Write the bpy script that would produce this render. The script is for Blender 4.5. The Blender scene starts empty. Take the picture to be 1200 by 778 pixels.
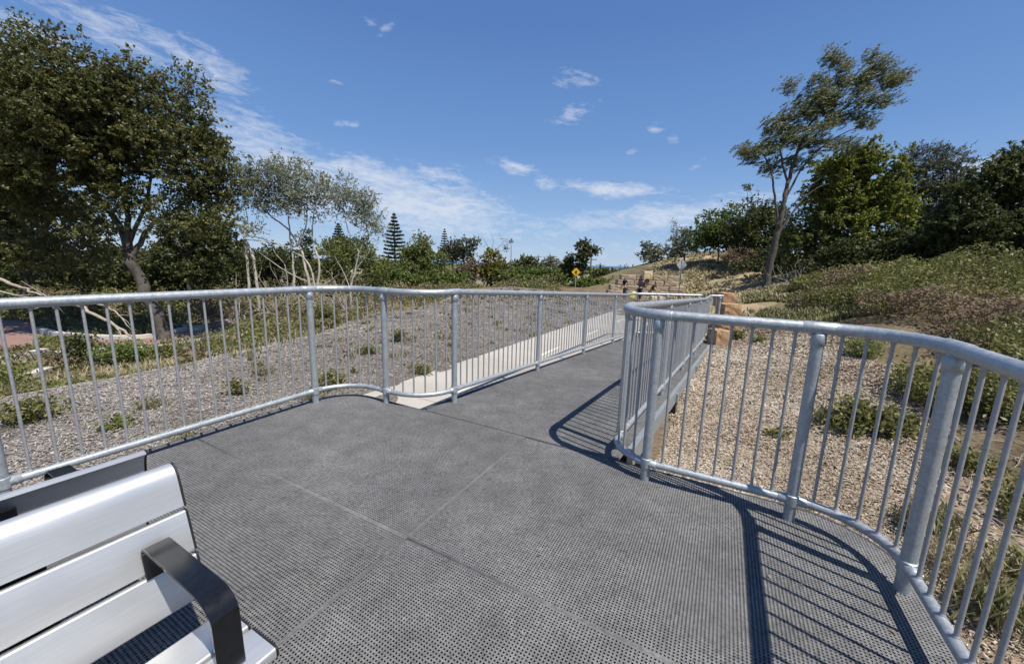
import bpy, bmesh, math, random
import numpy as np
from mathutils import Vector, Matrix
random.seed(5)
RNG = np.random.default_rng(7)
C = bpy.context.scene.collection
PI = math.pi
# ------------------------------------------------------------------ camera geometry
F, CX, CY, H = 455.0, 600.0, 389.0, 1.54
PITCH, ROLL = math.radians(10.0), math.radians(1.6)
_f = np.array([0, math.cos(PITCH), -math.sin(PITCH)]); _r = np.array([1., 0, 0]); _u = np.cross(_r, _f)
RR = _r*math.cos(ROLL)+_u*math.sin(ROLL); UU = -_r*math.sin(ROLL)+_u*math.cos(ROLL)
EYE = np.array([0, 0, H])
def ray(x, y): return RR*(x-CX)/F - UU*(y-CY)/F + _f
def at(x, y, z=0.0):
    v = ray(x, y); return EYE + v*((z-H)/v[2])
def atd(x, y, d):
    v = ray(x, y); return EYE + v*(d/v[1])
def proj(P):
    v = np.asarray(P, float)-EYE; w = v@_f
    return CX+F*(v@RR)/w, CY-F*(v@UU)/w
cam = bpy.data.cameras.new('camera'); co = bpy.data.objects.new('camera', cam); C.objects.link(co)
cam.sensor_width = 36; cam.lens = 36*F/1200; cam.clip_end = 60000; cam.clip_start = 0.05
m = Matrix(((RR[0], UU[0], -_f[0], 0), (RR[1], UU[1], -_f[1], 0), (RR[2], UU[2], -_f[2], H), (0, 0, 0, 1)))
co.matrix_world = m
bpy.context.scene.camera = co
# platform frame: s along the walkway, t to the right
A_ = math.radians(28.3); AU = np.array([math.sin(A_), math.cos(A_)]); AV = np.array([math.cos(A_), -math.sin(A_)])
def A(s, t): return AU*s+AV*t
BL = math.radians(30.6)
BU = np.array([math.sin(BL), math.cos(BL)]); BV = np.array([math.cos(BL), -math.sin(BL)])
L0 = np.array([-.63, 4.17]); R0 = np.array([.88, 3.17])
BRL = math.radians(31.0); BUR = np.array([math.sin(BRL), math.cos(BRL)])
KL, KR = 7.75, 9.0
LE = L0+BU*KL; RE = R0+BUR*KR
# ------------------------------------------------------------------ helpers
def tag(o, label=None, cat=None, group=None, kind=None):
    if label: o['label'] = label
    if cat: o['category'] = cat
    if group: o['group'] = group
    if kind: o['kind'] = kind
    return o
def empty(name, loc=(0, 0, 0), rz=0):
    o = bpy.data.objects.new(name, None); C.objects.link(o); o.location = loc; o.rotation_euler = (0, 0, rz)
    o.empty_display_size = .1
    return o
def link(name, me, mat, parent=None):
    o = bpy.data.objects.new(name, me); C.objects.link(o)
    if mat and not me.materials: me.materials.append(mat)
    if parent:
        o.parent = parent
    return o
def meshnp(name, V, Q, mat, parent=None, rnd=None, col=None, smooth=False):
    V = np.ascontiguousarray(V, dtype=np.float32); Q = np.ascontiguousarray(Q, dtype=np.int32)
    me = bpy.data.meshes.new(name)
    n = Q.shape[1]
    me.vertices.add(len(V)); me.vertices.foreach_set('co', V.ravel())
    me.loops.add(Q.size); me.loops.foreach_set('vertex_index', Q.ravel())
    me.polygons.add(len(Q)); me.polygons.foreach_set('loop_start', np.arange(0, Q.size, n, dtype=np.int32))
    if smooth: me.polygons.foreach_set('use_smooth', np.ones(len(Q), dtype=bool))
    me.update(calc_edges=True)
    if rnd is not None:
        a = me.attributes.new('rnd', 'FLOAT', 'FACE'); a.data.foreach_set('value', np.asarray(rnd, dtype=np.float32))
    if col is not None:
        a = me.attributes.new('tint', 'FLOAT_COLOR', 'POINT'); a.data.foreach_set('color', np.asarray(col, dtype=np.float32).ravel())
    return link(name, me, mat, parent)
class MB:
    def __init__(s): s.V = []; s.Fc = []
    def add(s, vs, fs):
        b = len(s.V); s.V += [tuple(map(float, v)) for v in vs]; s.Fc += [tuple(i+b for i in f) for f in fs]
    def box(s, c, d, rz=0, ax=None):
        x, y, z = d[0]/2, d[1]/2, d[2]/2
        pts = [(-x,-y,-z),(x,-y,-z),(x,y,-z),(-x,y,-z),(-x,-y,z),(x,-y,z),(x,y,z),(-x,y,z)]
        ca, sa = math.cos(rz), math.sin(rz)
        s.add([(c[0]+p[0]*ca-p[1]*sa, c[1]+p[0]*sa+p[1]*ca, c[2]+p[2]) for p in pts],
              [(0,3,2,1),(4,5,6,7),(0,1,5,4),(1,2,6,5),(2,3,7,6),(3,0,4,7)])
    def tube(s, pts, rad, n=8, caps=True):
        P = [Vector(p) for p in pts]; k = len(P)
        R = rad if hasattr(rad, '__len__') else [rad]*k
        b = len(s.V); prev = None
        for i in range(k):
            d = (P[min(i+1, k-1)]-P[max(i-1, 0)])
            if d.length < 1e-9: d = Vector((0, 0, 1))
            d.normalize()
            if prev is None:
                a = d.orthogonal().normalized()
            else:
                a = prev-d*prev.dot(d)
                a = a.normalized() if a.length > 1e-6 else d.orthogonal().normalized()
            prev = a; c = d.cross(a)
            for j in range(n):
                th = 2*PI*j/n; q = P[i]+(a*math.cos(th)+c*math.sin(th))*R[i]
                s.V.append((q.x, q.y, q.z))
        for i in range(k-1):
            for j in range(n):
                j2 = (j+1) % n
                s.Fc.append((b+i*n+j, b+i*n+j2, b+(i+1)*n+j2, b+(i+1)*n+j))
        if caps:
            s.Fc.append(tuple(b+j for j in range(n))[::-1]); s.Fc.append(tuple(b+(k-1)*n+j for j in range(n)))
    def prism(s, poly, z0, z1):
        n = len(poly); b = len(s.V)
        s.V += [(float(p[0]), float(p[1]), float(z0)) for p in poly]+[(float(p[0]), float(p[1]), float(z1)) for p in poly]
        s.Fc.append(tuple(b+i for i in range(n))[::-1]); s.Fc.append(tuple(b+n+i for i in range(n)))
        for i in range(n):
            j = (i+1) % n; s.Fc.append((b+i, b+j, b+n+j, b+n+i))
    def build(s, name, mat, parent=None, smooth=False, bevel=0, autosm=None):
        me = bpy.data.meshes.new(name); me.from_pydata(s.V, [], s.Fc)
        if smooth: me.polygons.foreach_set('use_smooth', [True]*len(me.polygons))
        o = link(name, me, mat, parent)
        if smooth: 
            try: me.set_sharp_from_angle(angle=math.radians(50))
            except Exception: pass
        if bevel:
            md = o.modifiers.new('b', 'BEVEL'); md.width = bevel; md.segments = 2; md.limit_method = 'ANGLE'
        return o
# ------------------------------------------------------------------ materials
def newmat(name):
    mt = bpy.data.materials.new(name); mt.use_nodes = True
    nt = mt.node_tree; b = nt.nodes['Principled BSDF']; return mt, nt, b
def N(nt, t, **k):
    n = nt.nodes.new(t)
    for a, v in k.items():
        if a in n.inputs.keys() if hasattr(n.inputs, 'keys') else False: n.inputs[a].default_value = v
        else: setattr(n, a, v)
    return n
def noise(nt, scale, detail=4, rough=.55, coord=None):
    n = nt.nodes.new('ShaderNodeTexNoise'); n.inputs['Scale'].default_value = scale; n.inputs['Detail'].default_value = detail; n.inputs['Roughness'].default_value = rough
    if coord is None:
        coord = nt.nodes.new('ShaderNodeTexCoord').outputs['Object']
    nt.links.new(coord, n.inputs['Vector']); return n
def ramp(nt, src, stops):
    r = nt.nodes.new('ShaderNodeValToRGB'); e = r.color_ramp.elements
    while len(e) > len(stops): e.remove(e[-1])
    while len(e) < len(stops): e.new(.5)
    for i, (p, c) in enumerate(stops):
        e[i].position = p; e[i].color = (c[0], c[1], c[2], 1) if hasattr(c, '__len__') else (c, c, c, 1)
    nt.links.new(src, r.inputs[0]); return r
def bump(nt, b, src, strength=.3, dist=.01):
    n = nt.nodes.new('ShaderNodeBump'); n.inputs['Strength'].default_value = strength; n.inputs['Distance'].default_value = dist
    nt.links.new(src, n.inputs['Height']); nt.links.new(n.outputs[0], b.inputs['Normal'])
def simple(name, stops, scale=20, rough=.6, metal=0., bs=0., bd=.01, detail=5, rough2=None, spec=None):
    mt, nt, b = newmat(name)
    n = noise(nt, scale, detail)
    r = ramp(nt, n.outputs['Fac'], stops); nt.links.new(r.outputs[0], b.inputs['Base Color'])
    b.inputs['Roughness'].default_value = rough; b.inputs['Metallic'].default_value = metal
    if spec is not None: b.inputs['Specular IOR Level'].default_value = spec
    if rough2 is not None:
        n2 = noise(nt, scale*.5, 4); r2 = ramp(nt, n2.outputs['Fac'], [(.35, rough), (.65, rough2)]); nt.links.new(r2.outputs[0], b.inputs['Roughness'])
    if bs: bump(nt, b, n.outputs['Fac'], bs, bd)
    return mt
def leafmat(name, c0, c1, c2, trans=.25, gloss=.5):
    mt, nt, b = newmat(name)
    at_ = nt.nodes.new('ShaderNodeAttribute'); at_.attribute_name = 'rnd'
    r = ramp(nt, at_.outputs['Fac'], [(0, c0), (.55, c1), (1, c2)])
    nt.links.new(r.outputs[0], b.inputs['Base Color']); b.inputs['Roughness'].default_value = gloss
    b.inputs['Specular IOR Level'].default_value = .35
    t = nt.nodes.new('ShaderNodeBsdfTranslucent'); nt.links.new(r.outputs[0], t.inputs['Color'])
    mx = nt.nodes.new('ShaderNodeMixShader'); mx.inputs[0].default_value = trans
    nt.links.new(b.outputs[0], mx.inputs[1]); nt.links.new(t.outputs[0], mx.inputs[2])
    nt.links.new(mx.outputs[0], nt.nodes['Material Output'].inputs['Surface']); return mt
def chipmat(name, stops):
    mt, nt, b = newmat(name)
    at_ = nt.nodes.new('ShaderNodeAttribute'); at_.attribute_name = 'rnd'
    r = ramp(nt, at_.outputs['Fac'], stops)
    nt.links.new(r.outputs[0], b.inputs['Base Color']); b.inputs['Roughness'].default_value = .85
    b.inputs['Specular IOR Level'].default_value = .2
    return mt
M = {}
def galv(name, lo, hi, rough, metal):
    mt, nt, b = newmat(name)
    v = nt.nodes.new('ShaderNodeTexVoronoi'); v.inputs['Scale'].default_value = 90
    tc = nt.nodes.new('ShaderNodeTexCoord'); nt.links.new(tc.outputs['Object'], v.inputs['Vector'])
    n = noise(nt, 16, 8, .7)
    mx = nt.nodes.new('ShaderNodeMath'); mx.operation = 'MULTIPLY_ADD'; mx.inputs[1].default_value = .3
    sep = nt.nodes.new('ShaderNodeSeparateColor'); nt.links.new(v.outputs['Color'], sep.inputs[0])
    nt.links.new(sep.outputs[0], mx.inputs[0]); nt.links.new(n.outputs['Fac'], mx.inputs[2])
    r = ramp(nt, mx.outputs[0], [(.32, lo), (.95, hi)]); nt.links.new(r.outputs[0], b.inputs['Base Color'])
    r2 = ramp(nt, mx.outputs[0], [(.3, rough-.08), (.95, rough+.12)]); nt.links.new(r2.outputs[0], b.inputs['Roughness'])
    b.inputs['Metallic'].default_value = metal
    bump(nt, b, n.outputs['Fac'], .07, .004)
    return mt
M['galv'] = galv('galvanised_steel', (.30, .33, .345), (.50, .525, .54), .46, .5)
M['galvbar'] = galv('galvanised_bar', (.30, .305, .31), (.44, .44, .44), .5, .4)
M['channel'] = galv('galvanised_channel', (.30, .33, .34), (.44, .47, .48), .5, .6)
M['alu'] = None
def alu():
    mt, nt, b = newmat('brushed_aluminium')
    tc = nt.nodes.new('ShaderNodeTexCoord'); mp = nt.nodes.new('ShaderNodeMapping'); mp.inputs['Scale'].default_value = (1.2, 60, 60)
    nt.links.new(tc.outputs['Object'], mp.inputs[0])
    n = noise(nt, 6, 5, .6, mp.outputs[0])
    n2 = noise(nt, 5, 5, .6)
    r = ramp(nt, n.outputs['Fac'], [(.3, (.60, .60, .595)), (.7, (.70, .70, .69))]); nt.links.new(r.outputs[0], b.inputs['Base Color'])
    r2 = ramp(nt, n2.outputs['Fac'], [(.3, .36), (.7, .48)]); nt.links.new(r2.outputs[0], b.inputs['Roughness'])
    b.inputs['Metallic'].default_value = .65
    bump(nt, b, n.outputs['Fac'], .03, .002)
    return mt
M['alu'] = alu()
M['black'] = simple('black_powdercoat', [(.3, (.006, .0065, .008)), (.7, (.010, .0105, .012))], 60, .18, 0, .02, .002, rough2=.26)
M['rubber'] = simple('black_plastic', [(.3, .012), (.7, .02)], 40, .55)
def deckmat():
    mt, nt, b = newmat('moulded_grating')
    tc = nt.nodes.new('ShaderNodeTexCoord')
    ge = nt.nodes.new('ShaderNodeNewGeometry')
    n1 = noise(nt, .9, 7, .62, ge.outputs['Position']); n2 = noise(nt, 45, 3, .6, ge.outputs['Position']); n3 = noise(nt, 6, 5, .6, ge.outputs['Position'])
    r = ramp(nt, n1.outputs['Fac'], [(.3, (.138, .136, .132)), (.5, (.170, .167, .162)), (.75, (.235, .231, .223))])
    r3 = ramp(nt, n3.outputs['Fac'], [(.3, .80), (.7, 1.15)])
    r2 = ramp(nt, n2.outputs['Fac'], [(.3, .62), (.5, 1.0), (.62, 1.1), (.74, 1.6)])
    mx = nt.nodes.new('ShaderNodeMix'); mx.data_type = 'RGBA'; mx.blend_type = 'MULTIPLY'; mx.inputs[0].default_value = 1
    nt.links.new(r.outputs[0], mx.inputs[6]); nt.links.new(r2.outputs[0], mx.inputs[7])
    m2 = nt.nodes.new('ShaderNodeMix'); m2.data_type = 'RGBA'; m2.blend_type = 'MULTIPLY'; m2.inputs[0].default_value = 1
    nt.links.new(mx.outputs[2], m2.inputs[6]); nt.links.new(r3.outputs[0], m2.inputs[7])
    nt.links.new(m2.outputs[2], b.inputs['Base Color']); b.inputs['Roughness'].default_value = .8; b.inputs['Specular IOR Level'].default_value = .25
    bump(nt, b, n2.outputs['Fac'], .35, .004)
    return mt
M['deck'] = deckmat()
M['edge'] = simple('deck_edge', [(.3, .05), (.7, .09)], 30, .7, 0, .1)
def concmat():
    mt, nt, b = newmat('concrete')
    n1 = noise(nt, .8, 7, .6); n2 = noise(nt, 90, 4, .6)
    r = ramp(nt, n1.outputs['Fac'], [(.3, (.40, .36, .30)), (.7, (.50, .46, .395))])
    r2 = ramp(nt, n2.outputs['Fac'], [(.3, .88), (.7, 1.06)])
    mx = nt.nodes.new('ShaderNodeMix'); mx.data_type = 'RGBA'; mx.blend_type = 'MULTIPLY'; mx.inputs[0].default_value = 1
    nt.links.new(r.outputs[0], mx.inputs[6]); nt.links.new(r2.outputs[0], mx.inputs[7]); nt.links.new(mx.outputs[2], b.inputs['Base Color'])
    b.inputs['Roughness'].default_value = .85; bump(nt, b, n2.outputs['Fac'], .2, .004); return mt
M['conc'] = concmat()
M['paint'] = simple('path_paint', [(.3, (.72, .70, .60)), (.7, (.82, .80, .70))], 30, .7)
M['stone'] = simple('sandstone', [(.25, (.26, .145, .07)), (.5, (.39, .24, .125)), (.75, (.52, .365, .21))], 5, .9, 0, .6, .03, 8)
M['stonegrey'] = simple('grey_sandstone', [(.25, (.24, .17, .12)), (.5, (.36, .28, .20)), (.75, (.46, .38, .28))], 2.5, .9, 0, .5, .03, 8)
M['stonecream'] = simple('cream_sandstone', [(.3, (.55, .43, .24)), (.7, (.72, .58, .36))], 5, .9, 0, .4, .02, 6)
M['bark'] = simple('grey_bark', [(.3, (.10, .085, .07)), (.7, (.24, .21, .175))], 9, .9, 0, .5, .02, 6)
M['barkdark'] = simple('dark_bark', [(.3, (.05, .042, .035)), (.7, (.13, .11, .09))], 9, .9, 0, .5, .02, 6)
M['barkpale'] = simple('pale_bark', [(.3, (.34, .30, .25)), (.7, (.56, .52, .45))], 6, .85, 0, .3, .02, 5)
M['dead'] = simple('dead_wood', [(.3, (.26, .21, .16)), (.7, (.46, .40, .32))], 9, .9, 0, .3, .01, 5)
M['asph'] = simple('red_asphalt', [(.3, (.23, .135, .11)), (.7, (.30, .185, .15))], 3, .9, 0, .2, .01, 8)
M['kerb'] = simple('kerb_concrete', [(.3, (.46, .43, .38)), (.7, (.60, .57, .50))], 5, .9)
M['yellow'] = simple('sign_yellow', [(.3, (.80, .44, .02)), (.7, (.85, .50, .03))], 3, .4)
M['signblk'] = simple('sign_black', [(.3, .01), (.7, .015)], 3, .5)
M['signback'] = simple('sign_back', [(.3, (.42, .44, .46)), (.7, (.52, .54, .56))], 8, .5, .3)
M['pole'] = simple('grey_pole', [(.3, .3), (.7, .4)], 8, .6, .2)
M['wood'] = simple('timber_pole', [(.3, (.12, .09, .07)), (.7, (.2, .16, .12))], 8, .9)
M['lime'] = simple('lime_plastic', [(.3, (.62, .66, .08)), (.7, (.72, .75, .12))], 8, .5)
# leaves
M['lf_fig'] = leafmat('leaf_fig', (0.071, 0.08, 0.023), (0.137, 0.142, 0.048), (0.26, 0.235, 0.092), 0.4, .45)
M['lf_dark'] = leafmat('leaf_dark', (0.046, 0.058, 0.016), (0.086, 0.101, 0.03), (0.159, 0.169, 0.055), 0.36, .5)
M['lf_grey'] = leafmat('leaf_greygreen', (0.15, 0.163, 0.102), (0.237, 0.254, 0.162), (0.375, 0.377, 0.252), 0.35, .5)
M['lf_euc'] = leafmat('leaf_eucalypt', (0.09, 0.114, 0.041), (0.162, 0.185, 0.071), (0.276, 0.234, 0.115), 0.35, .5)
M['lf_bright'] = leafmat('leaf_bright', (0.106, 0.129, 0.019), (0.205, 0.235, 0.04), (0.317, 0.329, 0.079), 0.42, .45)
M['lf_mid'] = leafmat('leaf_mid', (0.094, 0.13, 0.028), (0.158, 0.205, 0.049), (0.242, 0.293, 0.085), 0.4, .5)
M['lf_olive'] = leafmat('leaf_olive', (0.108, 0.125, 0.033), (0.179, 0.202, 0.056), (0.268, 0.283, 0.09), 0.4, .5)
M['lf_cover'] = leafmat('leaf_cover', (0.088, 0.096, 0.025), (0.162, 0.166, 0.047), (0.276, 0.258, 0.089), 0.34, .5)
M['lf_casu'] = leafmat('leaf_casuarina', (0.06, 0.065, 0.039), (0.102, 0.11, 0.064), (0.168, 0.175, 0.105), 0.28, .6)
M['lf_pine'] = leafmat('leaf_pine', (0.022, 0.038, 0.024), (0.036, 0.058, 0.036), (0.054, 0.078, 0.048), .15, .6)
M['lf_dry'] = leafmat('leaf_dry', (.14, .095, .055), (.22, .16, .10), (.32, .25, .16), .2, .8)
M['lf_vine'] = leafmat('leaf_vine', (.12, .11, .012), (.20, .18, .02), (.28, .24, .04), .3, .5)
M['lf_grass'] = leafmat('leaf_grass', (0.12, 0.125, 0.045), (0.19, 0.185, 0.075), (0.3, 0.27, 0.14), .3, .6)
M['lf_straw'] = leafmat('leaf_straw', (0.3, 0.25, 0.14), (0.42, 0.35, 0.21), (0.52, 0.45, 0.29), .3, .7)
M['chipR'] = chipmat('woodchip_tan', [(0, (.14, .098, .064)), (.2, (.27, .205, .142)), (.55, (.385, .312, .232)), (.85, (.50, .43, .335)), (1, (.64, .585, .49))])
M['chipL'] = chipmat('woodchip_grey', [(0, (.13, .107, .088)), (.25, (.225, .195, .166)), (.6, (.295, .263, .23)), (.88, (.38, .346, .31)), (1, (.52, .48, .44))])
# ------------------------------------------------------------------ terrain
CP = [(-2.9,3,-.30),(-4.2,1,-.33),(-4.3,-3,-.36),(0,0,-.50),(0,2.2,-.5),(-1.5,2.5,-.5),(1.5,0,-.52),(1.9,3,-.43),(2.5,2,-.47),(3,0,-.56),(2.6,-3,-.6),(0,-6,-.5),
 (-2.3,4.9,-.40),(-.9,4.6,-.47),(0,6,-.47),(2.55,5.9,-.44),(4.5,9,-.44),(4,5,-.42),(5,8,-.37),(6.2,9.4,-.30),(5.6,11.5,-.48),(3.3,11,-.48),(1.5,8.5,-.47),(-1.7,6.3,-.42),
 (4.4,3.4,-.38),(5.6,3.1,-.12),(8,4,.45),(7,6,-.02),(9,9,.38),(12,8,.85),(13,12,1.05),(10.5,13.5,.42),(9,14,.1),(13.2,20,.55),(11,18,.35),(8,14.5,-.15),(17,18,1.0),(20,12,1.1),(16,5,1.0),(6,-2,-.2),(12,-3,.6),
 (4.23,16.6,-.42),(8,22,-.60),(3,22,-.45),(-3,23,-.42),(-5.1,14.5,-.44),(-5.4,9.4,-.46),(-7.6,5.8,-.70),(-4.3,6,-.42),(-2,13,-.40),(-1,18,-.40),(0,31,-.30),(-4,31,-.55),(5,31,-.65),(-8,-2,-.8),
 (-8,8,-1.0),(-8,12,-1.15),(-8,17,-1.2),(-8,24,-1.2),(-10,9,-1.45),(-12,13,-1.50),(-15,13,-1.52),(-18,13,-1.52),(-24,15,-1.52),(-15,17,-1.52),(-22,20,-1.52),(-14,22,-1.52),(-20,28,-1.6),(-10,32,-1.4),(-13,6,-1.5),(-20,4,-1.5),(-30,10,-1.5),(-30,30,-1.6),
 (9,27,-.85),(12,27,-.85),(8.5,30.5,-.6),(14,31,.6),(16,34,1.8),(21,45,3.3),(17,45,2.7),(12,45,1.0),(8,45,-.6),(24,40,3.2),(25,33,2.2),(20,28,1.4),(16,25,.75),(14,27,.0),(30,25,2.2),(30,45,3.6),(28,15,1.6),(40,20,2.2),(24,60,2.6),(35,60,3.0),(14,62,-.5),(40,0,1.2),
 (0,45,-1.2),(-10,45,-1.8),(-25,45,-2),(0,65,-2.0),(-25,65,-2.2),(6,60,-1.8),(45,45,3.2),(-45,20,-1.6),(-45,60,-2),(-45,-20,-1.5),(0,-25,-.5),(25,-25,.3)]
CP = np.array(CP)
_D = np.hypot(CP[:, None, 0]-CP[None, :, 0], CP[:, None, 1]-CP[None, :, 1])
_A = np.zeros((len(CP)+1,)*2); _A[:-1, :-1] = _D; _A[:-1, -1] = 1; _A[-1, :-1] = 1
_W = np.linalg.solve(_A, np.append(CP[:, 2], 0))
_hs = RNG.integers(0, 256, 512)
def vnoise(x, y, sc, seed=0):
    x = np.asarray(x, float)*sc+seed*17.3; y = np.asarray(y, float)*sc+seed*9.1
    xi = np.floor(x).astype(int); yi = np.floor(y).astype(int); fx = x-xi; fy = y-yi
    fx = fx*fx*(3-2*fx); fy = fy*fy*(3-2*fy)
    h = lambda a, b: _hs[(_hs[a & 255]+b) & 255]/255.
    return (h(xi, yi)*(1-fx)+h(xi+1, yi)*fx)*(1-fy)+(h(xi, yi+1)*(1-fx)+h(xi+1, yi+1)*fx)*fy
def sst(a, b, x):
    t = np.clip((np.asarray(x, float)-a)/(b-a), 0, 1); return t*t*(3-2*t)
def zt(x, y):
    x = np.atleast_1d(np.asarray(x, float)); y = np.atleast_1d(np.asarray(y, float)); sh = np.broadcast(x, y).shape
    x = np.broadcast_to(x, sh).ravel(); y = np.broadcast_to(y, sh).ravel()
    z = np.zeros(len(x))
    xc = np.clip(x, -48, 48); yc = np.clip(y, -28, 68)
    for i in range(0, len(x), 20000):
        q = slice(i, i+20000)
        z[q] = np.hypot(xc[q, None]-CP[None, :, 0], yc[q, None]-CP[None, :, 1])@_W[:-1]+_W[-1]
    r = np.hypot(x, np.maximum(y, 0)*1.0)
    k = sst(48, 130, r)
    far = np.where(x > .45*y, 1.0, -3.0)*(1-sst(150, 420, r))-9.5*sst(110, 700, r)-4*sst(900, 1100, r)
    z = z*(1-k)+far*k
    bank = sst(4.5, 7, x)*(1-sst(40, 60, r))
    z = z+(vnoise(x, y, .9, 1)-.5)*.16*bank+(vnoise(x, y, 2.1, 2)-.5)*.05*(1-sst(20, 40, r))
    return z.reshape(sh)
def ztf(x, y): return float(zt([x], [y])[0])
# kinds of ground cover as ground colour, with shade under the platform painted in
def inpoly(x, y, poly):
    ins = np.zeros(np.shape(x), bool); n = len(poly)
    for i in range(n):
        x1, y1 = poly[i][:2]; x2, y2 = poly[(i+1) % n][:2]
        c = ((y1 > y) != (y2 > y)) & (x < (x2-x1)*(y-y1)/(y2-y1+1e-12)+x1); ins ^= c
    return ins
MULCH_L = [(-4.0,-4),(-3.5,1.5),(-2.4,4.2),(-.9,4.6),(4.5,16.6),(6.5,21),(5,30),(0,32.5),(-3.2,26),(-3.5,22),(-5.3,14.3),(-5.9,9.4),(-8.2,5.8),(-9.5,1),(-9,-4)]
MULCH_R = [(1.0,2.9),(5.8,11.6),(8.0,11.4),(8.2,9.6),(6.6,7.0),(5.0,4.6),(4.3,3.5),(3.4,3.0),(2.9,2.55),(2.45,2.1),(1.9,1.6),(1.0,1.0)]
SAND = [(6.5,11.5),(8.5,13.5),(11,16),(14,20),(17,24),(20,28),(22.5,36),(23,44),(18,45),(14,40),(12.5,33),(12,29),(9,26),(8,20),(6.5,14)]
def wob(x, y, a=.8):
    return x+(vnoise(x, y, .6, 3)-.5)*a*2+(vnoise(x, y, 2.3, 4)-.5)*a*.6, y+(vnoise(x, y, .6, 5)-.5)*a*2+(vnoise(x, y, 2.3, 6)-.5)*a*.6
def build_terrain():
    def axis(near0, near1, st, far0, far1):
        a = list(np.arange(near0, near1+1e-6, st)); s = st
        while a[-1] < far1: s *= 1.13; a.append(a[-1]+s)
        b = []; s = st; v0 = near0
        while v0 > far0: s *= 1.13; v0 -= s; b.append(v0)
        return np.array(b[::-1]+a)
    xs = axis(-14, 14, .13, -9000, 9000); ys = axis(-2, 24, .13, -600, 1300)
    X, Y = np.meshgrid(xs, ys); Z = zt(X, Y)
    V = np.stack([X.ravel(), Y.ravel(), Z.ravel()], 1)
    nx, ny = len(xs), len(ys)
    i = np.arange(nx-1)[None, :]; j = np.arange(ny-1)[:, None]; b = j*nx+i
    Q = np.stack([b, b+1, b+1+nx, b+nx], -1).reshape(-1, 4)
    x, y = V[:, 0], V[:, 1]; wx, wy = wob(x, y, .5)
    col = np.zeros((len(V), 4)); col[:, 3] = 1
    g = vnoise(x, y, .35, 7)[:, None]; g2 = vnoise(x, y, 1.7, 8)[:, None]
    base = np.array([.16, .145, .075])*(1-g)+np.array([.25, .205, .13])*g
    base = base*(.75+.5*g2)
    c = base.copy()
    rr = np.hypot(x, y)
    c[rr > 90] = np.array([.085, .095, .045])
    fld = (rr > 130) & (vnoise(x, y, .011, 12) > .62); c[fld] = np.array([.30, .27, .17])
    bankm = (x > 3.6) & (y < 40) & (y > -30); c[bankm] = (np.array([.16, .125, .075])*(.7+.6*g2[bankm]))
    ms = inpoly(wx, wy, SAND); c[ms] = np.array([.40, .30, .185])*(.8+.4*g2[ms])
    # sparse dry grass on the sand
    gs = ms & (vnoise(x, y, .8, 9)*.6+vnoise(x, y, 2.9, 10)*.4 > .5); c[gs] = np.array([.25, .22, .115])
    w2x, w2y = wob(x, y, .3)
    mu = inpoly(x, y, [A(3, -2.6), L0+BU*9, RE+BV*.8, A(2.7, .3)]); c[mu] = np.array([.22, .17, .12])*(.8+.4*g2[mu])
    ml = inpoly(w2x, w2y, MULCH_L); c[ml] = np.array([.17, .15, .13])*(.8+.4*g2[ml])
    nb = (x > 1.2) & (x < 4.6) & (y < 3.6) & (y > -6); c[nb] = (np.array([.29, .22, .15])*(.7+.5*g2[nb]))
    mr = inpoly(w2x, w2y, MULCH_R); c[mr] = np.array([.29, .20, .125])*(.8+.4*g2[mr])
    und = inpoly(x, y, [A(-3.5, -3.9), A(2.95, -3.9), A(2.95, 1.05), A(-3.5, 1.05)]); c[und] = np.array([.05, .04, .03])  # ground below the deck near black: shade put into the colour
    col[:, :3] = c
    mt, nt, b_ = newmat('ground_soil')
    a = nt.nodes.new('ShaderNodeAttribute'); a.attribute_name = 'tint'
    n1 = noise(nt, 14, 6, .65); n2 = noise(nt, 1.3, 5)
    r1 = ramp(nt, n1.outputs['Fac'], [(.3, .55), (.7, 1.4)]); r2 = ramp(nt, n2.outputs['Fac'], [(.3, .85), (.7, 1.15)])
    mx = nt.nodes.new('ShaderNodeMix'); mx.data_type = 'RGBA'; mx.blend_type = 'MULTIPLY'; mx.inputs[0].default_value = 1
    m2 = nt.nodes.new('ShaderNodeMix'); m2.data_type = 'RGBA'; m2.blend_type = 'MULTIPLY'; m2.inputs[0].default_value = 1
    nt.links.new(a.outputs['Color'], mx.inputs[6]); nt.links.new(r1.outputs[0], mx.inputs[7])
    nt.links.new(mx.outputs[2], m2.inputs[6]); nt.links.new(r2.outputs[0], m2.inputs[7]); nt.links.new(m2.outputs[2], b_.inputs['Base Color'])
    b_.inputs['Roughness'].default_value = .95; b_.inputs['Specular IOR Level'].default_value = .1
    bump(nt, b_, n1.outputs['Fac'], .8, .05)
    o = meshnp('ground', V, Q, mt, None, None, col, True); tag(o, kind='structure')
build_terrain()
mb = MB(); mb.add([(-30000, 700, -11.8), (30000, 700, -11.8), (30000, 45000, -11.8), (-30000, 45000, -11.8)], [(0, 1, 2, 3)])
mt, nt, b = newmat('sea_water'); b.inputs['Base Color'].default_value = (.02, .07, .15, 1); b.inputs['Roughness'].default_value = .35
n = noise(nt, .05, 5); bump(nt, b, n.outputs['Fac'], .3, 1)
tag(mb.build('sea', mt), kind='structure')
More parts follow.
